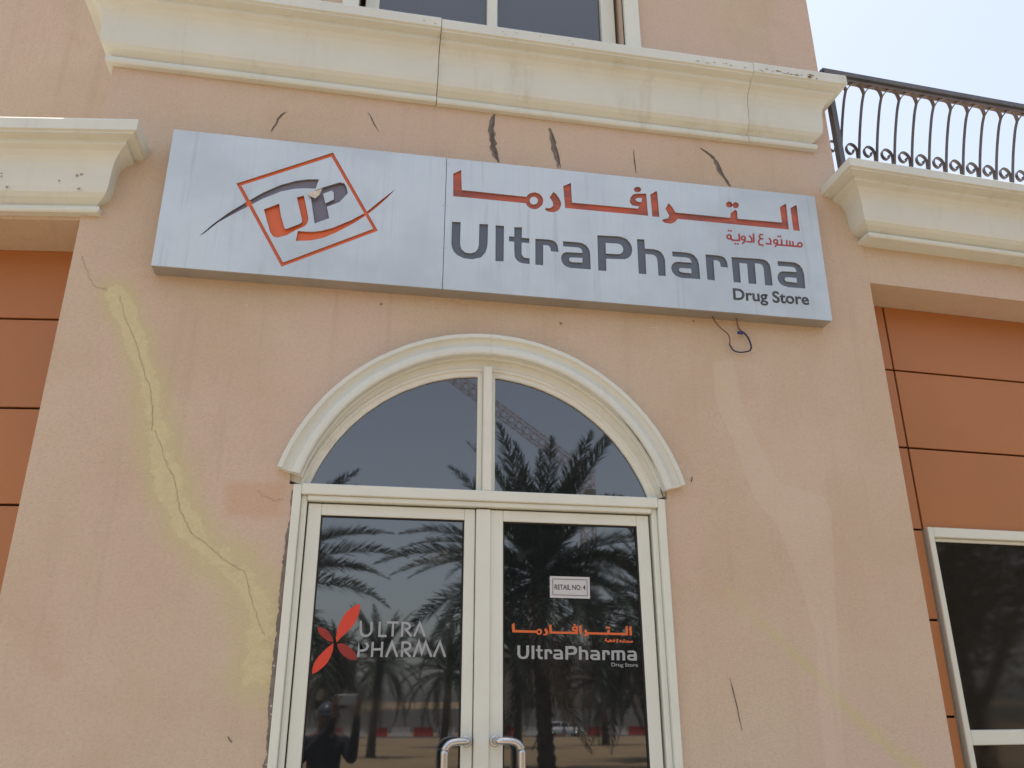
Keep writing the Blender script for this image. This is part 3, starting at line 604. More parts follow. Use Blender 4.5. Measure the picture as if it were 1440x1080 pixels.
# --- window of the upper storey
UW = empty('upper_window', (0, 0, 0), B)
def ub(n, *a, m='white'): return obj(n, box_mesh(*a, .004), M[m], UW)
ub('frame_bar', -.755, -.672, .09, .17, 5.40, 7.02); ub('frame_bar', .742, .832, .09, .17, 5.40, 7.02)
ub('frame_bar', -.671, .741, .09, .17, 6.94, 7.02); ub('frame_bar', -.671, .741, .09, .17, 5.40, 5.44)
ub('mullion', -.006, .060, .09, .17, 5.441, 6.939)
for x0, x1 in ((-.671, -.007), (.061, .741)): obj('pane', box_mesh(x0, x1, .125, .131, 5.442, 6.938), M['greyglass'], UW)
ub('architrave', .858, .955, -.03, .02, 5.38, 7.2); ub('architrave', -.885, -.79, -.03, .02, 5.38, 7.2); ub('architrave', -.789, .857, -.03, .02, 7.10, 7.2)

# ------------------------------------------------------------------ the sign box
SG = empty('shop_sign', (0, 0, 3.7))
tag(SG, 'long brushed aluminium sign box with cut-out logo and lettering above the arched entrance', 'sign')
SQ = [(-1.660, 3.702), (1.934, 3.714), (1.944, 4.530), (-1.664, 4.497)]      # front corners, slightly out of level
def lerp2(a, b_, t): return (a[0]+(b_[0]-a[0])*t, a[1]+(b_[1]-a[1])*t)
ts = .392
bt, tp = lerp2(SQ[0], SQ[1], ts), lerp2(SQ[3], SQ[2], ts)
TH = .009
cut = bmesh.new()
for n_, (mt, loops) in SIGN_SHAPES.items(): bm_prism(cut, loops, -.13, -.075)
cut_o = obj('cutter', bm_mesh(cut))
def face_panel(q):
    o = obj('face_panel', prism([q], -.100, -.100+TH), M['alu'], SG)
    md = o.modifiers.new('cut', 'BOOLEAN'); md.object = cut_o; md.operation = 'DIFFERENCE'; md.solver = 'EXACT'; md.use_self = True
    dg = bpy.context.evaluated_depsgraph_get(); me = bpy.data.meshes.new_from_object(o.evaluated_get(dg))
    o.modifiers.clear(); o.data = me; return o
g = .0016
face_panel([SQ[0], (bt[0]-g, bt[1]), (tp[0]-g, tp[1]), SQ[3]])
face_panel([(bt[0]+g, bt[1]), SQ[1], SQ[2], (tp[0]+g, tp[1])])
bpy.data.objects.remove(cut_o)
# casing behind the face
ins = offset_loop(SQ, -.0005)
def ringloop(L, y0, y1, th):
    inn = offset_loop(L, -th); V = []; n = 4
    for LL in (L, inn):
        for y in (y0, y1): V += [(a, y, b_) for a, b_ in LL]
    Fc = []
    for i in range(4):
        j = (i+1) % 4
        Fc += [(i, j, 4+j, 4+i), (8+i, 12+i, 12+j, 8+j), (i, 8+i, 8+j, j), (4+i, 4+j, 12+j, 12+i)]
    bm = bmesh.new(); bm.from_mesh(mesh(V, Fc)); return bm_mesh(bm)
obj('casing', ringloop(ins, -.0906, -.001, .004), M['casing'], SG)
NAMES = {'logo_frame': 'logo_frame', 'swoosh1': 'logo_swoosh', 'swoosh2': 'logo_swoosh'}
for n_, (mt, loops) in SIGN_SHAPES.items():
    big = [offset_loop(loops[0], .007)] + [offset_loop(l, -.006) for l in loops[1:]]
    dy = {'logo_frame': .0, 'swoosh1': .0035, 'swoosh2': .0035}.get(n_, .007 if n_ in ('lU', 'lP') else 0.)
    obj(NAMES.get(n_, 'letter'), prism(big, -.0903+dy, -.0903+dy+.003), M[mt], SG)
obj('backing', prism([offset_loop(SQ, -.02)], -.0785, -.0775), M['gap'], SG)
for t in (.04, .3, .62, .95):
    p = lerp2(bt, tp, t)
    for s in (-1, 1):
        obj('rivet', tube_mesh([(p[0]+s*.011, -.099, p[1]), (p[0]+s*.011, -.1015, p[1])], .0035, 8), M['steel'], SG)
# peeled film on the letter P
lp = [(-.965, 4.192), (-.925, 4.21), (-.893, 4.226), (-.905, 4.19), (-.925, 4.165), (-.935, 4.178), (-.955, 4.172)]
bm = bmesh.new(); vs_ = [bm.verts.new((a, -.103-.010*random.random(), b_)) for a, b_ in lp]; bm.faces.new(vs_); bmesh.ops.triangulate(bm, faces=bm.faces[:])
obj('peeling_film', bm_mesh(bm), M['chip'], SG)
def sub_shape(fn, wdt, y0, y1):
    bm = bmesh.new()
    for i, (pts, closed) in enumerate(SUBTITLE_STROKES):
        P_ = [fn(p) for p in pts]
        if closed: bm_prism(bm, [offset_loop(P_, wdt/2), offset_loop(P_, -wdt/2)], y0-.0001*(i % 4), y1)
        else: bm_prism(bm, [stroke_loop(P_, wdt)], y0-.0001*(i % 4), y1)
    for p in SUBTITLE_DOTS:
        c = fn(p); r = wdt*.62
        bm_prism(bm, [[(c[0]+r*math.cos(q*.785), c[1]+r*math.sin(q*.785)) for q in range(8)]], y0, y1)
    return bm_mesh(bm)
obj('small_lettering', sub_shape(lambda p: p, .0095, -.1012, -.0995), M['printred'], SG)
def text_mesh(body, p0, p1, ptop, y, bold=.0, depth=.0008):
    """text between baseline points p0 and p1 (x, z), cap height to ptop"""
    cu = bpy.data.curves.new('text', 'FONT'); cu.body = body; cu.size = 1; cu.offset = bold; cu.extrude = 0; cu.resolution_u = 4
    o = bpy.data.objects.new('text', cu); COL.objects.link(o); dg = bpy.context.evaluated_depsgraph_get()
    me = bpy.data.meshes.new_from_object(o.evaluated_get(dg)); bpy.data.objects.remove(o)
    n = len(me.vertices); co = np.empty(n*3, np.float32); me.vertices.foreach_get('co', co); co = co.reshape(-1, 3)
    x0, x1 = co[:, 0].min(), co[:, 0].max(); capm = co[co[:, 0] < x0+.5]; cap = capm[:, 1].max()
    ux = (np.array(p1)-np.array(p0))/(x1-x0); uz = (np.array(ptop)-np.array(p0))/cap
    q = np.array(p0)+np.outer(co[:, 0]-x0, ux)+np.outer(co[:, 1], uz)
    co2 = np.c_[q[:, 0], np.full(n, y), q[:, 1]].astype(np.float32); me.vertices.foreach_set('co', co2.ravel()); me.update()
    bm = bmesh.new(); bm.from_mesh(me); ex = bmesh.ops.extrude_face_region(bm, geom=bm.faces[:])
    bmesh.ops.translate(bm, verts=[v for v in ex['geom'] if isinstance(v, bmesh.types.BMVert)], vec=(0, depth, 0))
    return bm_mesh(bm)
obj('small_lettering', text_mesh('Drug Store', DRUG_PLACE[0], DRUG_PLACE[1], DRUG_PLACE[2], -.1012, .022), M['print'], SG)

# ------------------------------------------------------------------ decals on the door glass
YG = .0345
for n_, l in PETALS.items(): obj('petal_decal', prism([l], YG, YG+.0009), M['decalred' if n_ in ('big', 'low') else 'decaldark'], leafL)
bm = bmesh.new()
for i, l in enumerate(DECAL_STROKES): bm_prism(bm, [stroke_loop(l, .0098)], YG-.00005*(i % 5), YG+.0009)
obj('lettering_decal', bm_mesh(bm), M['decalgrey'], leafL)
def affine(src, dst):
    A = np.array([[a, b_, 1] for a, b_ in src]); X = np.linalg.solve(A, np.array(dst)); return lambda p: tuple(np.array([p[0], p[1], 1])@X)
fa = affine(DECAL_SOURCES['arab'], DECAL_PLACES['arab']); fl = affine(DECAL_SOURCES['latin'], DECAL_PLACES['latin']); fs = affine(DECAL_SOURCES['sub'], DECAL_PLACES['sub'])
for key, f_, mt in (('red', fa, 'decalorange'), ('slate', fl, 'decalgrey')):
    bm = bmesh.new()
    for n_, (k, loops) in SIGN_SHAPES.items():
        if k == key: bm_prism(bm, [[f_(p) for p in l] for l in loops], YG, YG+.0009)
    obj('lettering_decal', bm_mesh(bm), M[mt], leafR)
obj('lettering_decal', sub_shape(fs, .0042, YG, YG+.0009), M['decalorange'], leafR)
dp = DECAL_PLACES['drug']; obj('lettering_decal', text_mesh('Drug Store', dp[0], dp[1], dp[2], YG, .01), M['decalgrey'], leafR)

# ------------------------------------------------------------------ unit card on the glass
PQ = DECAL_PLACES['plaque']; pc = PQ[3]
PC = empty('unit_number_card', (pc[0], .03, pc[1]))
tag(PC, 'small white card with thin dark border and black lettering stuck on the glass door', 'notice')
obj('card', prism([PQ], .0315, .0345), M['paper'], PC)
inn = offset_loop(PQ, -.012); inn2 = offset_loop(PQ, -.0145)
obj('border_line', prism([inn, inn2], .0308, .0314), M['print'], PC)
ctr = [lerp2(PQ[0], PQ[3], .62), lerp2(PQ[1], PQ[2], .60)]
b0, b1 = lerp2(ctr[0], ctr[1], .115), lerp2(ctr[0], ctr[1], .89); tp_ = (b0[0], b0[1]+.023)
obj('lettering', text_mesh('RETAIL NO: 4', b0, b1, tp_, .0308, .012), M['black'], PC)

# ------------------------------------------------------------------ loose wire under the sign
WR = empty('loose_wire', (1.35, -.03, 3.5))
tag(WR, 'loop of thin brown and blue electric wire hanging from underneath the sign box', 'wire')
wa = [(x, -.03-.012*math.sin(i*.8), z) for i, (x, z) in enumerate(WIRE_PATHS['a'])]; wb = [(x, -.03+.008*math.sin(i), z) for i, (x, z) in enumerate(WIRE_PATHS['b'])]
wa[0] = (wa[0][0], -.03, 3.716); wb[0] = (wb[0][0], -.03, 3.716)
obj('wire_strand', tube_mesh(smooth_path(wa[:6], 4), .0035, 6), M['wirebrown'], WR); obj('wire_strand', tube_mesh(smooth_path(wa[5:], 4), .004, 6), M['wireblue'], WR)
obj('wire_strand', tube_mesh(smooth_path(wb[:3], 4), .004, 6), M['wirebrown'], WR); obj('wire_strand', tube_mesh(smooth_path(wb[2:], 4), .005, 6), M['wireblue'], WR)
px_, pz_ = WIRE_PATHS['plug'][0]; obj('tape', box_mesh(px_-.016, px_+.018, -.042, -.026, pz_-.008, pz_+.008, .003), M['plugblue'], WR)

# ------------------------------------------------------------------ terrace railing
RL = empty('terrace_railing', (2.23, 0, 4.7))
tag(RL, 'dark wrought iron railing with scrolled balusters on the terrace above the cornice', 'railing')
def rp(s, y, z): return Vector((2.23+s*cr, .02+s*sr+y, z))
def rail_part(n, me, mt='iron'): return obj(n, me, M[mt], RL)
def rbar(s0, s1, y0, y1, z0, z1, bev=.004):
    bm = bmesh.new(); V = [rp(s, y, z) for s in (s0, s1) for y in (y0, y1) for z in (z0, z1)]; vs_ = [bm.verts.new(v) for v in V]
    for f in ((0, 1, 3, 2), (4, 6, 7, 5), (0, 4, 5, 1), (2, 3, 7, 6), (0, 2, 6, 4), (1, 5, 7, 3)): bm.faces.new([vs_[i] for i in f])
    if bev: bmesh.ops.bevel(bm, geom=bm.edges[:], offset=bev, segments=2, affect='EDGES')
    return bm_mesh(bm)
rail_part('top_rail', rbar(-.025, 6, -.03, .03, 5.562, 5.628, .016), 'iron')
rail_part('top_rail', rbar(-.01, 6, -.018, .018, 5.548, 5.5615, .0), 'ironrust')
rail_part('post', rbar(.0, .042, -.02, .022, 4.69, 5.5475, .004))
def ribbon(pts, wdt, th):
    """flat bar following pts in the x-z plane of the railing"""
    V, Fc = [], []; P_ = [Vector(p) for p in pts]
    for i, p in enumerate(P_):
        t = (P_[min(i+1, len(P_)-1)]-P_[max(i-1, 0)]).normalized(); nn = Vector((-t.z, 0, t.x)).normalized()*th/2
        for a in (-1, 1):
            for b_ in (-1, 1): V.append(p+nn*a+Vector((0, b_*wdt/2, 0)))
    for i in range(len(P_)-1):
        o_ = i*4
        for a, b_ in ((0, 1), (1, 3), (3, 2), (2, 0)): Fc.append((o_+a, o_+b_, o_+4+b_, o_+4+a))
    Fc += [(0, 2, 3, 1), tuple(len(V)-4+q for q in (0, 1, 3, 2))]
    bm = bmesh.new(); bm.from_mesh(mesh(V, Fc)); return bm_mesh(bm)
bar_m = tube_mesh(smooth_path([(.0, .255, -.02), (0, .225, .20), (0, .180, .40), (0, .125, .58), (0, .065, .73), (0, .034, .785), (0, .018, .806)], 3), .0092, 8)
fork_l = ribbon(smooth_path([(0, .020, .796), (-.012, .010, .816), (-.030, 0, .838), (-.050, 0, .849)], 4), .026, .007)
fork_r = ribbon(smooth_path([(0, .020, .796), (.014, .010, .820), (.034, 0, .840), (.056, 0, .849)], 4), .020, .006)
sc = []
for i in range(32):
    a = R(-20+i*12.5); r = .047-.030*i/31; sc.append((-.052+r*math.cos(a), .180, .462+r*1.25*math.sin(a)))
sc = [(-.010, .25, .03), (-.004, .235, .15), (-.003, .195, .38)] + sc[1:]
scroll_m = ribbon(smooth_path(sc, 2), .020, .008)
for i in range(42):
    s = .165+i*.135; base = rp(s, 0, 4.70)
    bo = None
    for n_, me_ in (('baluster', bar_m), ('fork', fork_l), ('fork', fork_r), ('scroll', scroll_m)):
        if n_ == 'baluster':
            bo = obj(n_, me_, M['iron'], RL); bo.matrix_parent_inverse = Matrix.Identity(4); bo.location = base-RL.location
        else:
            c = obj(n_, me_, M['ironrust'] if n_ == 'fork' else M['iron']); c.parent = bo

# ------------------------------------------------------------------ ground
def ground_z(y): return 0. if y > -20 else (-(-20-y)*.0305 if y > -102 else -2.5)
def sheet(name, x0, x1, ys, dz, mat, n=24):
    V = []; Fc = []; xs_ = [x0+(x1-x0)*i/n for i in range(n+1)]
    for y in ys:
        for x in xs_: V.append((x, y, ground_z(y)+dz))
    for k in range(len(ys)-1):
        for i in range(n): Fc.append((k*(n+1)+i, (k+1)*(n+1)+i, (k+1)*(n+1)+i+1, k*(n+1)+i+1))
    bm = bmesh.new(); bm.from_mesh(mesh(V, Fc)); me = bm_mesh(bm)
    if me.polygons[0].normal.z < 0: me.flip_normals()
    return tag(obj(name, me, mat), kind='structure')
M['sand'] = paint('sandy_ground', (.33, .23, .125), .25, .95, .35, .3, (.30, .23, .16), .4)
M['paving'] = paint('grey_paving', (.42, .37, .31), .2, .9, 2, .2)
M['asphalt'] = paint('asphalt', (.06, .06, .062), .2, .9, .6)
sheet('ground', -600, 600, [700, 60, 8, -2, -8, -20, -40, -70, -90, -102, -200, -800], -.03, M['sand'], 40)
tag(obj('pavement', box_mesh(-14, 14, -2.6, -.02, -.02, .10, .01), M['paving']), kind='structure')
sheet('road', -300, 300, [-88.5, -92, -96.5], .004-.03+.012, M['asphalt'])

# ------------------------------------------------------------------ date palms in front of the shop (seen mirrored in the glass)
def leafmat(name, a, b_, tr=.25):
    m, nt, bs = new_mat(name)
    c = mix(nt, ramp(nt, noise(nt, 3, 3), .35, .65), a, b_); nt.links.new(c, bs.inputs['Base Color']); bs.inputs['Roughness'].default_value = .45
    return m
M['frond'] = leafmat('palm_leaf', (.062, .078, .045), (.036, .050, .030))
M['leaf'] = leafmat('dusty_leaf', (.070, .062, .040), (.040, .040, .026)); M['dryfrond'] = leafmat('dry_palm_leaf', (.20, .15, .085), (.13, .10, .06))
M['bark'] = paint('palm_bark', (.125, .095, .070), .45, .95, 6, .4, (.04, .03, .025), .6)
def frond_mesh(L, droop, seed, n=104):
    rr = random.Random(seed); V, Fc = [], []
    pts = []
    for i in range(n+1):
        t = i/n; pts.append(Vector((L*(t-.10*t**3*droop), rr.gauss(0, .004), L*(.26*t-.62*droop*t**2.3))))
    for i in range(n):                                   # rachis
        w_ = .0085*(1-i/n)+.0012; o_ = len(V)
        for p, w2 in ((pts[i], w_), (pts[i+1], w_*.97)): V += [p+Vector((0, w2, 0)), p+Vector((0, -w2, 0)), p+Vector((0, 0, w2*.8))]
        Fc += [(o_, o_+3, o_+5, o_+2), (o_+1, o_+2, o_+5, o_+4), (o_, o_+1, o_+4, o_+3)]
    for i in range(11, n+1):
        t = i/n; ll = L*.135*(math.sin(math.pi*min(1, .12+t*.86))**.7)*rr.uniform(.85, 1.1)
        d = (pts[min(i+1, n)]-pts[i-1]).normalized()
        for s in (-1, 1):
            fan = R(52-18*t+rr.gauss(0, 5)); lift = R(28+rr.gauss(0, 9))
            side = Vector((0, s, 0)); upv = d.cross(Vector((0, 1, 0))).normalized()
            if upv.z < 0: upv = -upv
            dr = (d*math.cos(fan)+(side*math.cos(lift)+upv*math.sin(lift))*math.sin(fan)).normalized()
            wv = d*.0062; p0 = pts[i]; p1 = p0+dr*ll*.55+Vector((0, 0, -.02*ll)); p2 = p0+dr*ll+Vector((0, 0, -.11*ll)); o_ = len(V)
            V += [p0-wv*.6, p0+wv*.6, p1+wv, p1-wv, p2]; Fc += [(o_, o_+1, o_+2, o_+3), (o_+3, o_+2, o_+4)]
    return mesh(V, Fc)
FR = [frond_mesh(1., .55, 1), frond_mesh(1., .95, 2), frond_mesh(1., .28, 3), frond_mesh(1., 1.35, 4)]
DRY = [f.copy() for f in FR]
def palm(x, y, hgt, flen, nf, label, seed, tr=.2):
    rr = random.Random(seed); gz = ground_z(y)-.05
    T = empty('date_palm', (x, y, gz)); tag(T, label, 'palm tree', 'date palms in the lot facing the shop')
    pts, rs = [], []; n = 40
    for i in range(n+1):
        t = i/n; pts.append((x+.12*math.sin(t*2+seed), y+.06*math.sin(t*3), gz+hgt*t)); rs.append(tr*(1.25-.25*min(1, t*5))*(1.12 if i % 2 else .92)*(1+.5*max(0, t-.86)*4))
    obj('trunk', tube_mesh(pts, rs, 12), M['bark'], T)
    top = Vector(pts[-1])
    for i in range(nf):
        t = (i+.5)/nf; az = i*2.39996+rr.uniform(-.2, .2)
        el = R(82-118*t**.9+rr.gauss(0, 6)); k = 2 if t < .25 else (0 if t < .6 else (1 if t < .85 else 3))
        dry = t > .93
        me_ = (DRY if dry else FR)[k]
        o = obj('frond', me_, M['dryfrond' if dry else 'frond'], T); o.matrix_parent_inverse = Matrix.Identity(4)
        L_ = flen*rr.uniform(.86, 1.1)*(.8 if t < .1 else 1)
        o.matrix_basis = Matrix.Translation(top-T.location+Vector((0, 0, -.25*t))) @ Matrix.Rotation(az, 4, 'Z') @ Matrix.Rotation(-(el-R(12)), 4, 'Y') @ Matrix.Rotation(rr.gauss(0, .35), 4, 'X') @ Matrix.Scale(L_, 4)
    return T
palm(4.43, -18.1, 5.0, 4.3, 80, 'tall date palm with a wide dense crown facing the glass entrance', 3, .20)
palm(-3.1, -16.1, 4.3, 4.0, 72, 'date palm with arching fronds standing left of the widest palm', 8, .20)
palm(.58, -30.0, 3.5, 2.3, 44, 'short young date palm behind the two largest palms', 5, .15)
palm(9.8, -23.5, 4.8, 4.2, 66, 'date palm with drooping fronds standing right of the widest palm', 12, .2)
palm(-9.5, -21, 4.4, 4.0, 46, 'date palm standing at the far end of the palm row beside the plain sand', 17, .2)
palm(15.5, -30, 4.6, 4.0, 46, 'date palm at the end of the row nearest the broadleaf tree', 21, .2)

far_palms = ((-6.5, -44, 'far date palm in front of the low beige building'), (5.0, -46, 'far date palm between the young palm and the widest palm'), (8.3, -42, 'far date palm behind the widest palm'),
             (14.5, -47, 'far date palm behind the palm with drooping fronds'), (19.5, -42, 'far date palm beside the white car'), (-1.2, -52, 'far date palm behind the young palm'), (25, -50, 'far date palm nearest the tower crane'))
for i, (x, y, lb) in enumerate(far_palms): palm(x, y, 3.6+.5*(i % 3), 3.6, 42, lb, 30+i, .2)

# forked tree mirrored in the right shop window; others added to block sky reflection
def broadleaf(x, y, label, seed, h=2.0):
    rr = random.Random(seed); T = empty('broadleaf_tree', (x, y, -.03)); tag(T, label, 'tree')
    limbs = [([(x, y, -.03), (x+.05, y, .9), (x+.02, y, h)], [.24, .19, .17])]
    tips = []
    for i in range(5):
        a = 6.283*i/5+rr.uniform(-.3, .3); ln = rr.uniform(1.6, 2.4)
        e = Vector((x+ln*.6*math.cos(a), y+ln*.6*math.sin(a), h+ln)); m_ = Vector((x+ln*.3*math.cos(a), y+ln*.3*math.sin(a), h+ln*.4))
        limbs.append(([(x+.02, y, h-.15), m_, e], [.13, .09, .04])); tips += [e, m_.lerp(e, .6)]
        for q in range(3):
            b_ = a+rr.uniform(-.8, .8); e2 = e+Vector((math.cos(b_)*.9, math.sin(b_)*.9, rr.uniform(.1, .9))); limbs.append(([m_.lerp(e, .7), e2], [.045, .02])); tips.append(e2)
    bm = bmesh.new()
    for p, r in limbs: bm.from_mesh(tube_mesh(smooth_path(p, 4), [r[0]+(r[-1]-r[0])*i/(4*(len(p)-1)) for i in range(4*(len(p)-1)+1)], 9))
    obj('trunk', bm_mesh(bm, True), M['bark'], T)
    V, Fc = [], []
    for e in tips:
        for q in range(260):
            c = e+Vector((rr.gauss(0, .62), rr.gauss(0, .62), rr.gauss(0, .62))); a = Vector((rr.gauss(0, 1), rr.gauss(0, 1), rr.gauss(0, .6))).normalized(); b_ = a.cross(Vector((rr.gauss(0, 1), rr.gauss(0, 1), rr.gauss(0, 1)))).normalized()
            s = rr.uniform(.06, .12); o_ = len(V); V += [c-a*s, c+b_*s*.45, c+a*s, c-b_*s*.45]; Fc.append((o_, o_+1, o_+2, o_+3))
    obj('crown', mesh(V, Fc), M['leaf'], T)
broadleaf(8.6, -7.6, 'broadleaf tree with forked trunk standing across the pavement from the shop window', 4)
broadleaf(12.6, -10.2, 'added wide broadleaf tree behind the forked tree across the pavement', 6, 1.5)
broadleaf(15.5, -15.5, 'added broadleaf tree standing behind the other two on the sand', 9, 1.6)
broadleaf(10.8, -14.5, 'added low broadleaf tree between the palm row and the forked tree', 15, 1.1)

# ------------------------------------------------------------------ street furniture and traffic beyond the palms
M['bred'] = paint('red_plastic', (.30, .022, .016), .15, .5); M['bwhite'] = paint('white_plastic', (.42, .42, .41), .1, .5)
def barrier_mesh():
    prof = [(-.22, 0), (.22, 0), (.22, .10), (.13, .34), (.085, .60), (.085, .98), (-.085, .98), (-.085, .60), (-.13, .34), (-.22, .10)]
    V, Fc = [], []; xs_ = [-1.1, -.8, -.55, -.3, 0, .3, .55, .8, 1.1]
    for i, x in enumerate(xs_):
        k = .84 if i % 2 == 1 else 1.
        for a, b_ in prof: V.append((x, a*k, b_))
    n = len(prof)
    for i in range(len(xs_)-1):
        for k in range(n): Fc.append((i*n+k, i*n+(k+1) % n, (i+1)*n+(k+1) % n, (i+1)*n+k))
    Fc += [tuple(range(n))[::-1], tuple((len(xs_)-1)*n+k for k in range(n))]
    bm = bmesh.new(); bm.from_mesh(mesh(V, Fc)); return bm_mesh(bm)
BR, BW = barrier_mesh(), barrier_mesh()
x = -7.0
for i in range(17):
    red = i % 2 == 0
    o = obj('traffic_barrier', BR if red else BW, M['bred' if red else 'bwhite']); o.location = (x, -100.1, ground_z(-100.1)-.03); o.rotation_euler.z = random.gauss(0, .03)
    tag(o, 'red plastic traffic barrier in the roadside row' if red else 'white plastic traffic barrier in the roadside row', 'barrier', 'red barriers along the road' if red else 'white barriers along the road'); x += 2.6
M['hoard'] = paint('pale_hoarding', (.26, .26, .24), .15, .8, .3, .2)
HW = empty('boundary_wall', (10, -112, -2.53)); tag(HW, 'long pale grey boundary wall behind the roadside barriers', 'wall')
for i in range(46):
    bx = -90+i*5
    obj('wall_panel', box_mesh(bx+.02, bx+4.74, -112.1, -111.95, -2.6, .35), M['hoard'], HW); obj('post', box_mesh(bx+4.75, bx+5.01, -112.2, -111.85, -2.6, .5), M['hoard'], HW)
# low building beyond the wall
M['beige'] = paint('beige_render', (.22, .19, .155), .12, .85, .2, .2)
def block(x, y, wx, wy, h, label, nw, ns):
    T = empty('distant_building', (x, y, -2.53)); tag(T, label, 'building')
    obj('wall', box_mesh(x-wx/2, x+wx/2, y-wy/2, y+wy/2, -2.6, h), M['beige'], T)
    obj('parapet', box_mesh(x-wx/2-.2, x+wx/2+.2, y-wy/2-.2, y+wy/2+.2, h+.01, h+.5), M['cream'], T)
    for k in range(ns):
        for i in range(nw):
            cx = x-wx/2+wx*(i+.5)/nw; cz = -.2+k*3.4
            obj('window', box_mesh(cx-.8, cx+.8, y+wy/2+.003, y+wy/2+.06, cz, cz+1.6), M['darkglass'], T)
block(-14, -150, 30, 14, 7.5, 'low beige building with two rows of windows behind the boundary wall', 8, 2)
block(48, -165, 34, 16, 11, 'taller beige building with three rows of windows behind the boundary wall', 9, 3)

# car
def car(x, y, z, label):
    T = empty('parked_car', (x, y, z)); tag(T, label, 'car')
    M['carpaint'] = paint('white_car_paint', (.72, .73, .74), .03, .25); M['tyre'] = paint('tyre_rubber', (.02, .02, .02), .2, .8)
    stations = [(-2.2, .45, .62, .72), (-2.1, .32, .80, .80), (-1.7, .24, .92, .86), (-1.0, .22, .95, .88), (0, .22, .95, .88), (.9, .22, .94, .88), (1.4, .24, .88, .87), (1.95, .28, .76, .82), (2.2, .42, .60, .70)]
    V, Fc = [], []
    for sx, z0, z1, hw in stations:
        for a, b_ in ((-hw*.92, z0), (-hw, z0+.12), (-hw, z1-.16), (-hw*.93, z1), (hw*.93, z1), (hw, z1-.16), (hw, z0+.12), (hw*.92, z0)): V.append((x+sx, y+a, z+b_))
    for i in range(len(stations)-1):
        for k in range(8): Fc.append((i*8+k, i*8+(k+1) % 8, (i+1)*8+(k+1) % 8, (i+1)*8+k))
    Fc += [tuple(range(8))[::-1], tuple((len(stations)-1)*8+k for k in range(8))]
    bm = bmesh.new(); bm.from_mesh(mesh(V, Fc)); obj('body', bm_mesh(bm, True), M['carpaint'], T)
    def hull(st, mat, name):
        V, Fc = [], []
        for sx, z0, z1, h0, h1 in st: V += [(x+sx, y-h0, z+z0), (x+sx, y-h1, z+z1), (x+sx, y+h1, z+z1), (x+sx, y+h0, z+z0)]
        for i in range(len(st)-1):
            for k in range(4): Fc.append((i*4+k, i*4+(k+1) % 4, (i+1)*4+(k+1) % 4, (i+1)*4+k))
        Fc += [(3, 2, 1, 0), tuple(len(V)-4+k for k in range(4))]
        bm = bmesh.new(); bm.from_mesh(mesh(V, Fc)); return obj(name, bm_mesh(bm), mat, T)
    hull([(-2.0, .88, .93, .78, .76), (-1.35, .90, 1.38, .80, .62), (-.4, .92, 1.42, .80, .63), (.35, .92, 1.38, .80, .62), (1.2, .88, .93, .80, .76)], M['darkglass'], 'cabin_glass')
    hull([(-1.45, 1.36, 1.40, .63, .58), (-.5, 1.43, 1.47, .65, .58), (.4, 1.38, 1.42, .63, .58)], M['carpaint'], 'roof')
    for sx in (-1.35, -.35, .55):
        for s in (-1, 1): obj('pillar', tube_mesh([(x+sx, y+s*.80, z+.9), (x+sx+(-.1 if sx > 0 else .05), y+s*.635, z+1.4)], .035, 6), M['carpaint'], T)
    for sx in (-1.32, 1.35):
        for s in (-1, 1):
            wh = obj('wheel', tube_mesh([(x+sx, y+s*.66, z+.32), (x+sx, y+s*.90, z+.32)], .32, 20), M['tyre'], T); c = obj('rim', tube_mesh([(x+sx, y+s*.905, z+.32), (x+sx, y+s*.91, z+.32)], .20, 14), M['steel']); c.parent = wh
    for s in (-1, 1):
        obj('headlight', box_mesh(x+2.02, x+2.16, y+s*.6-.14, y+s*.6+.14, z+.58, z+.70, .02), M['bwhite'], T); obj('tail_light', box_mesh(x-2.2, x-2.06, y+s*.62-.12, y+s*.62+.12, z+.66, z+.78, .02), M['bred'], T)
car(23.0, -91.2, ground_z(-91.2)-.015, 'white saloon car on the road in front of the barriers')

# tower crane far behind
M['crane'] = paint('hazed_crane_red', (.40, .27, .23), .2, .6)  # distance haze put into the colour, red faded towards the sky
CR = empty('tower_crane', (38.2, -131, -2.55)); tag(CR, 'red lattice tower crane with raised jib beyond the boundary wall', 'crane')
def lattice(p0, p1, wdt, bays, r):
    p0, p1 = Vector(p0), Vector(p1); d = (p1-p0).normalized(); a = d.cross(Vector((0, 1, 0))).normalized(); b_ = a.cross(d).normalized(); bm = bmesh.new()
    cs = [(a*i+b_*j)*wdt/2 for i, j in ((-1, -1), (1, -1), (1, 1), (-1, 1))]
    for c in cs: bm.from_mesh(tube_mesh([p0+c, p1+c], r, 5))
    for k in range(bays):
        q0, q1 = p0.lerp(p1, k/bays), p0.lerp(p1, (k+1)/bays)
        for i in range(4):
            bm.from_mesh(tube_mesh([q0+cs[i], q1+cs[(i+1) % 4]], r*.6, 4)); bm.from_mesh(tube_mesh([q0+cs[i], q0+cs[(i+1) % 4]], r*.6, 4))
    return bm_mesh(bm)
obj('mast', lattice((38.0, -131, -2.6), (38.2, -131, 38), 2.1, 22, .10), M['crane'], CR)
obj('jib', lattice((38.2, -131, 38), (5.5, -131, 61), 1.7, 24, .075), M['crane'], CR)
obj('cab', box_mesh(37.3, 39.0, -129.9, -128.4, 33.0, 35.0, .1), M['hoard'], CR)

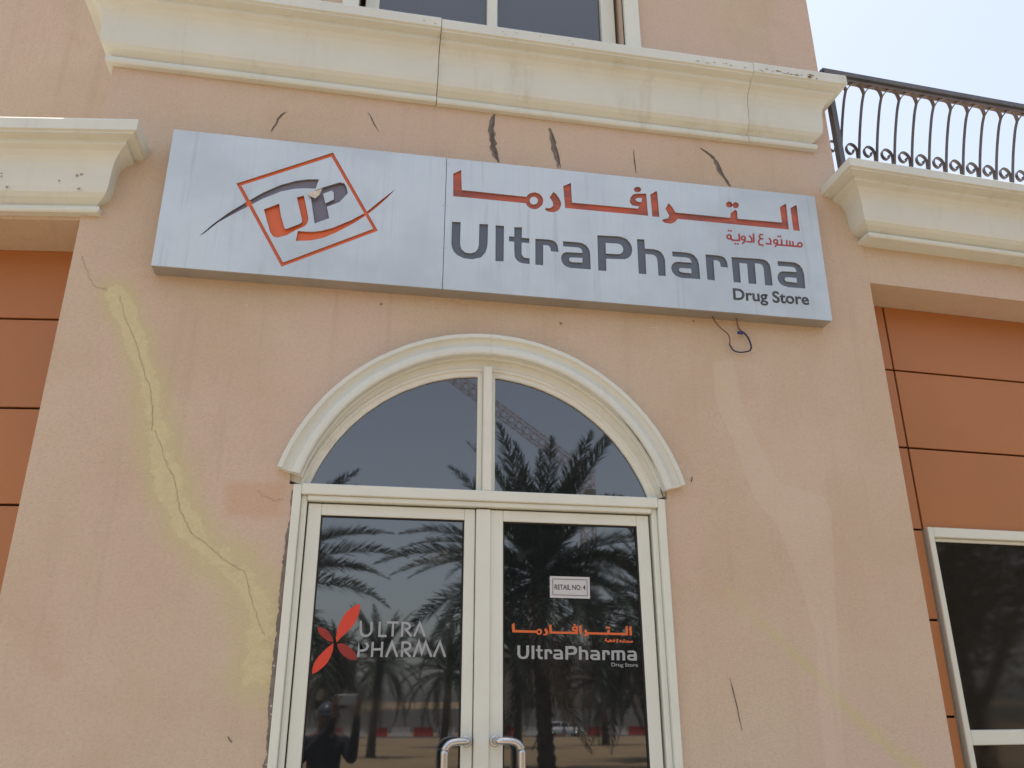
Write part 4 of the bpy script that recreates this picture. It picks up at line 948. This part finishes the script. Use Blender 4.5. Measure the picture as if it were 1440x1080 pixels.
# ------------------------------------------------------------------ the photographer, mirrored in the left door
def skin(name, verts, edges, radii, mat, parent, root=0, sub=2):
    me = bpy.data.meshes.new(name); me.from_pydata(verts, edges, []); o = obj(name, me, mat)
    md = o.modifiers.new('skin', 'SKIN'); md.use_smooth_shade = True
    for i, r in enumerate(radii):
        sv = me.skin_vertices[0].data[i]; sv.radius = (r, r) if not isinstance(r, tuple) else r; sv.use_root = (i == root)
    o.modifiers.new('sub', 'SUBSURF').levels = sub
    dg = bpy.context.evaluated_depsgraph_get(); me2 = bpy.data.meshes.new_from_object(o.evaluated_get(dg)); bpy.data.objects.remove(o)
    me2.materials.clear(); return obj(name, me2, mat, parent)
M['skin'] = paint('skin', (.20, .115, .075), .1, .5); M['shirt'] = paint('navy_shirt', (.018, .020, .032), .3, .85, 12); M['trouser'] = paint('dark_trousers', (.03, .03, .034), .2, .9)
M['cap'] = paint('grey_blue_cap', (.07, .078, .10), .15, .35); M['shoe'] = paint('black_shoe', (.02, .02, .02), .2, .5); M['phone'] = paint('silver_phone', (.42, .46, .50), .05, .3)
PX, PY = -.76, -4.30
PE = empty('person', (PX, PY, 0)); tag(PE, 'person in dark navy shirt and grey cap holding up a phone with both hands', 'person')
# body (trunk, arms, legs) as one skin graph ; arms raised in front towards the phone
ph = Vector((CAM.x+.02, CAM.y-.035, CAM.z-.015))       # middle of the phone
bv = [(PX, PY, .95), (PX, PY+.01, 1.12), (PX, PY+.01, 1.28), (PX, PY, 1.39), (PX, PY+.02, 1.47), (PX, PY+.03, 1.545), (PX, PY+.035, 1.63),
      (PX+.17, PY, 1.37), (PX+.25, PY+.10, 1.22), (ph.x+.09, ph.y-.16, 1.50), (ph.x+.095, ph.y-.03, 1.66),
      (PX-.17, PY, 1.37), (PX-.22, PY+.12, 1.22), (ph.x-.13, ph.y-.15, 1.50), (ph.x-.10, ph.y-.03, 1.66),
      (PX+.10, PY, .90), (PX+.11, PY+.02, .50), (PX+.12, PY-.02, .10), (PX+.13, PY+.15, .04),
      (PX-.10, PY, .90), (PX-.11, PY+.02, .50), (PX-.12, PY-.02, .10), (PX-.13, PY+.15, .04)]
be_ = [(0, 1), (1, 2), (2, 3), (3, 4), (4, 5), (5, 6), (3, 7), (7, 8), (8, 9), (9, 10), (3, 11), (11, 12), (12, 13), (13, 14), (0, 15), (15, 16), (16, 17), (17, 18), (0, 19), (19, 20), (20, 21), (21, 22)]
br = [(.16, .12), (.155, .115), (.17, .12), (.12, .095), (.06, .06), (.085, .095), (.075, .085), .075, .05, .042, .027, .075, .05, .042, .027, .09, .062, .045, .038, .09, .062, .045, .038]
for side, wi, s in ((1, 10, 1), (-1, 14, -1)):           # five fingers on each hand, curled round the phone edge
    w0 = Vector(bv[wi]); ps = ph + Vector((s*.092, 0, 0))
    palm_i = len(bv); bv.append(tuple(w0.lerp(ps, .45)+Vector((s*.03, -.01, .035)))); be_.append((wi, palm_i)); br.append(.022); pc_ = Vector(bv[palm_i])
    for k in range(4):
        zf = ph.z-.035+k*.022; a = len(bv); bv.append((ps.x+s*.018, ps.y+.004, zf)); bv.append((ps.x-s*.004, ps.y+.019, zf+.002)); bv.append((ps.x-s*.026+s*.006*abs(k-1.5), ps.y+.021, zf+.003))
        be_ += [(palm_i, a), (a, a+1), (a+1, a+2)]; br += [.009, .008, .0065]
    a = len(bv); bv += [(ps.x+s*.012, ps.y-.022, ph.z-.045), (ps.x-s*.02, ps.y-.022, ph.z-.035)]; be_ += [(palm_i, a), (a, a+1)]; br += [.010, .008]
body = skin('body', bv, be_, br, M['skin'], PE)
me = body.data; me.materials.append(M['shirt']); me.materials.append(M['trouser']); me.materials.append(M['shoe'])
for p in me.polygons:
    c = p.center
    if c.z < .07: p.material_index = 3
    elif c.z < .97: p.material_index = 2
    elif (c.z < 1.43 and c.y < ph.y-.20) or (c.z < 1.60 and c.y > PY+.14 and c.y < ph.y-.05): p.material_index = 1
def ell(name, c, r, mat, sub=3, fn=None):
    bm = bmesh.new(); bmesh.ops.create_icosphere(bm, subdivisions=sub, radius=1)
    for v in bm.verts:
        v.co = Vector((v.co.x*r[0], v.co.y*r[1], v.co.z*r[2]))
        if fn: fn(v)
        v.co += Vector(c)
    return obj(name, bm_mesh(bm, True), mat, PE)
hc = (PX, PY+.04, 1.585)
def headshape(v):
    if v.co.z < -.04: v.co.x *= 1-.25*(-.04-v.co.z)/.08
    if v.co.y > .085 and abs(v.co.x) < .016 and -.035 < v.co.z < .02: v.co.y += .018
ell('head', hc, (.078, .098, .118), M['skin'], 4, headshape)
for s in (-1, 1):
    ell('ear', (hc[0]+s*.079, hc[1]-.005, hc[2]-.005), (.012, .02, .032), M['skin'], 2); ell('eye', (hc[0]+s*.031, hc[1]+.088, hc[2]+.008), (.012, .008, .007), M['black'], 2)
ell('mouth', (hc[0], hc[1]+.086, hc[2]-.058), (.024, .008, .006), M['decaldark'], 2)
def capshape(v):
    if v.co.z < 0: v.co.z *= .08
ell('cap', (hc[0], hc[1]-.008, hc[2]+.035), (.088, .108, .098), M['cap'], 3, capshape)
bm = bmesh.new(); L_ = [(hc[0]+.08*math.cos(a), hc[1]+.055+.11*math.sin(a)) for a in [math.pi*i/14 for i in range(15)]]
vs_ = [bm.verts.new((a, b_, hc[2]+.036-.25*max(0, b_-hc[1]-.055)**1.2)) for a, b_ in L_]; f = bm.faces.new(vs_); ex = bmesh.ops.extrude_face_region(bm, geom=[f])
bmesh.ops.translate(bm, verts=[v for v in ex['geom'] if isinstance(v, bmesh.types.BMVert)], vec=(0, 0, .006)); obj('cap_peak', bm_mesh(bm), M['cap'], PE)
PH = empty('phone', tuple(ph)); tag(PH, 'silver phone held up sideways in front of the face', 'phone')
obj('case', box_mesh(ph.x-.088, ph.x+.088, ph.y-.005, ph.y+.005, ph.z-.043, ph.z+.043, .004), M['phone'], PH)
obj('screen', box_mesh(ph.x-.083, ph.x+.083, ph.y-.0062, ph.y-.0052, ph.z-.039, ph.z+.039), M['darkglass'], PH)
obj('lens', tube_mesh([(ph.x-.06, ph.y+.005, ph.z+.022), (ph.x-.06, ph.y+.0075, ph.z+.022)], .008, 14), M['black'], PH)
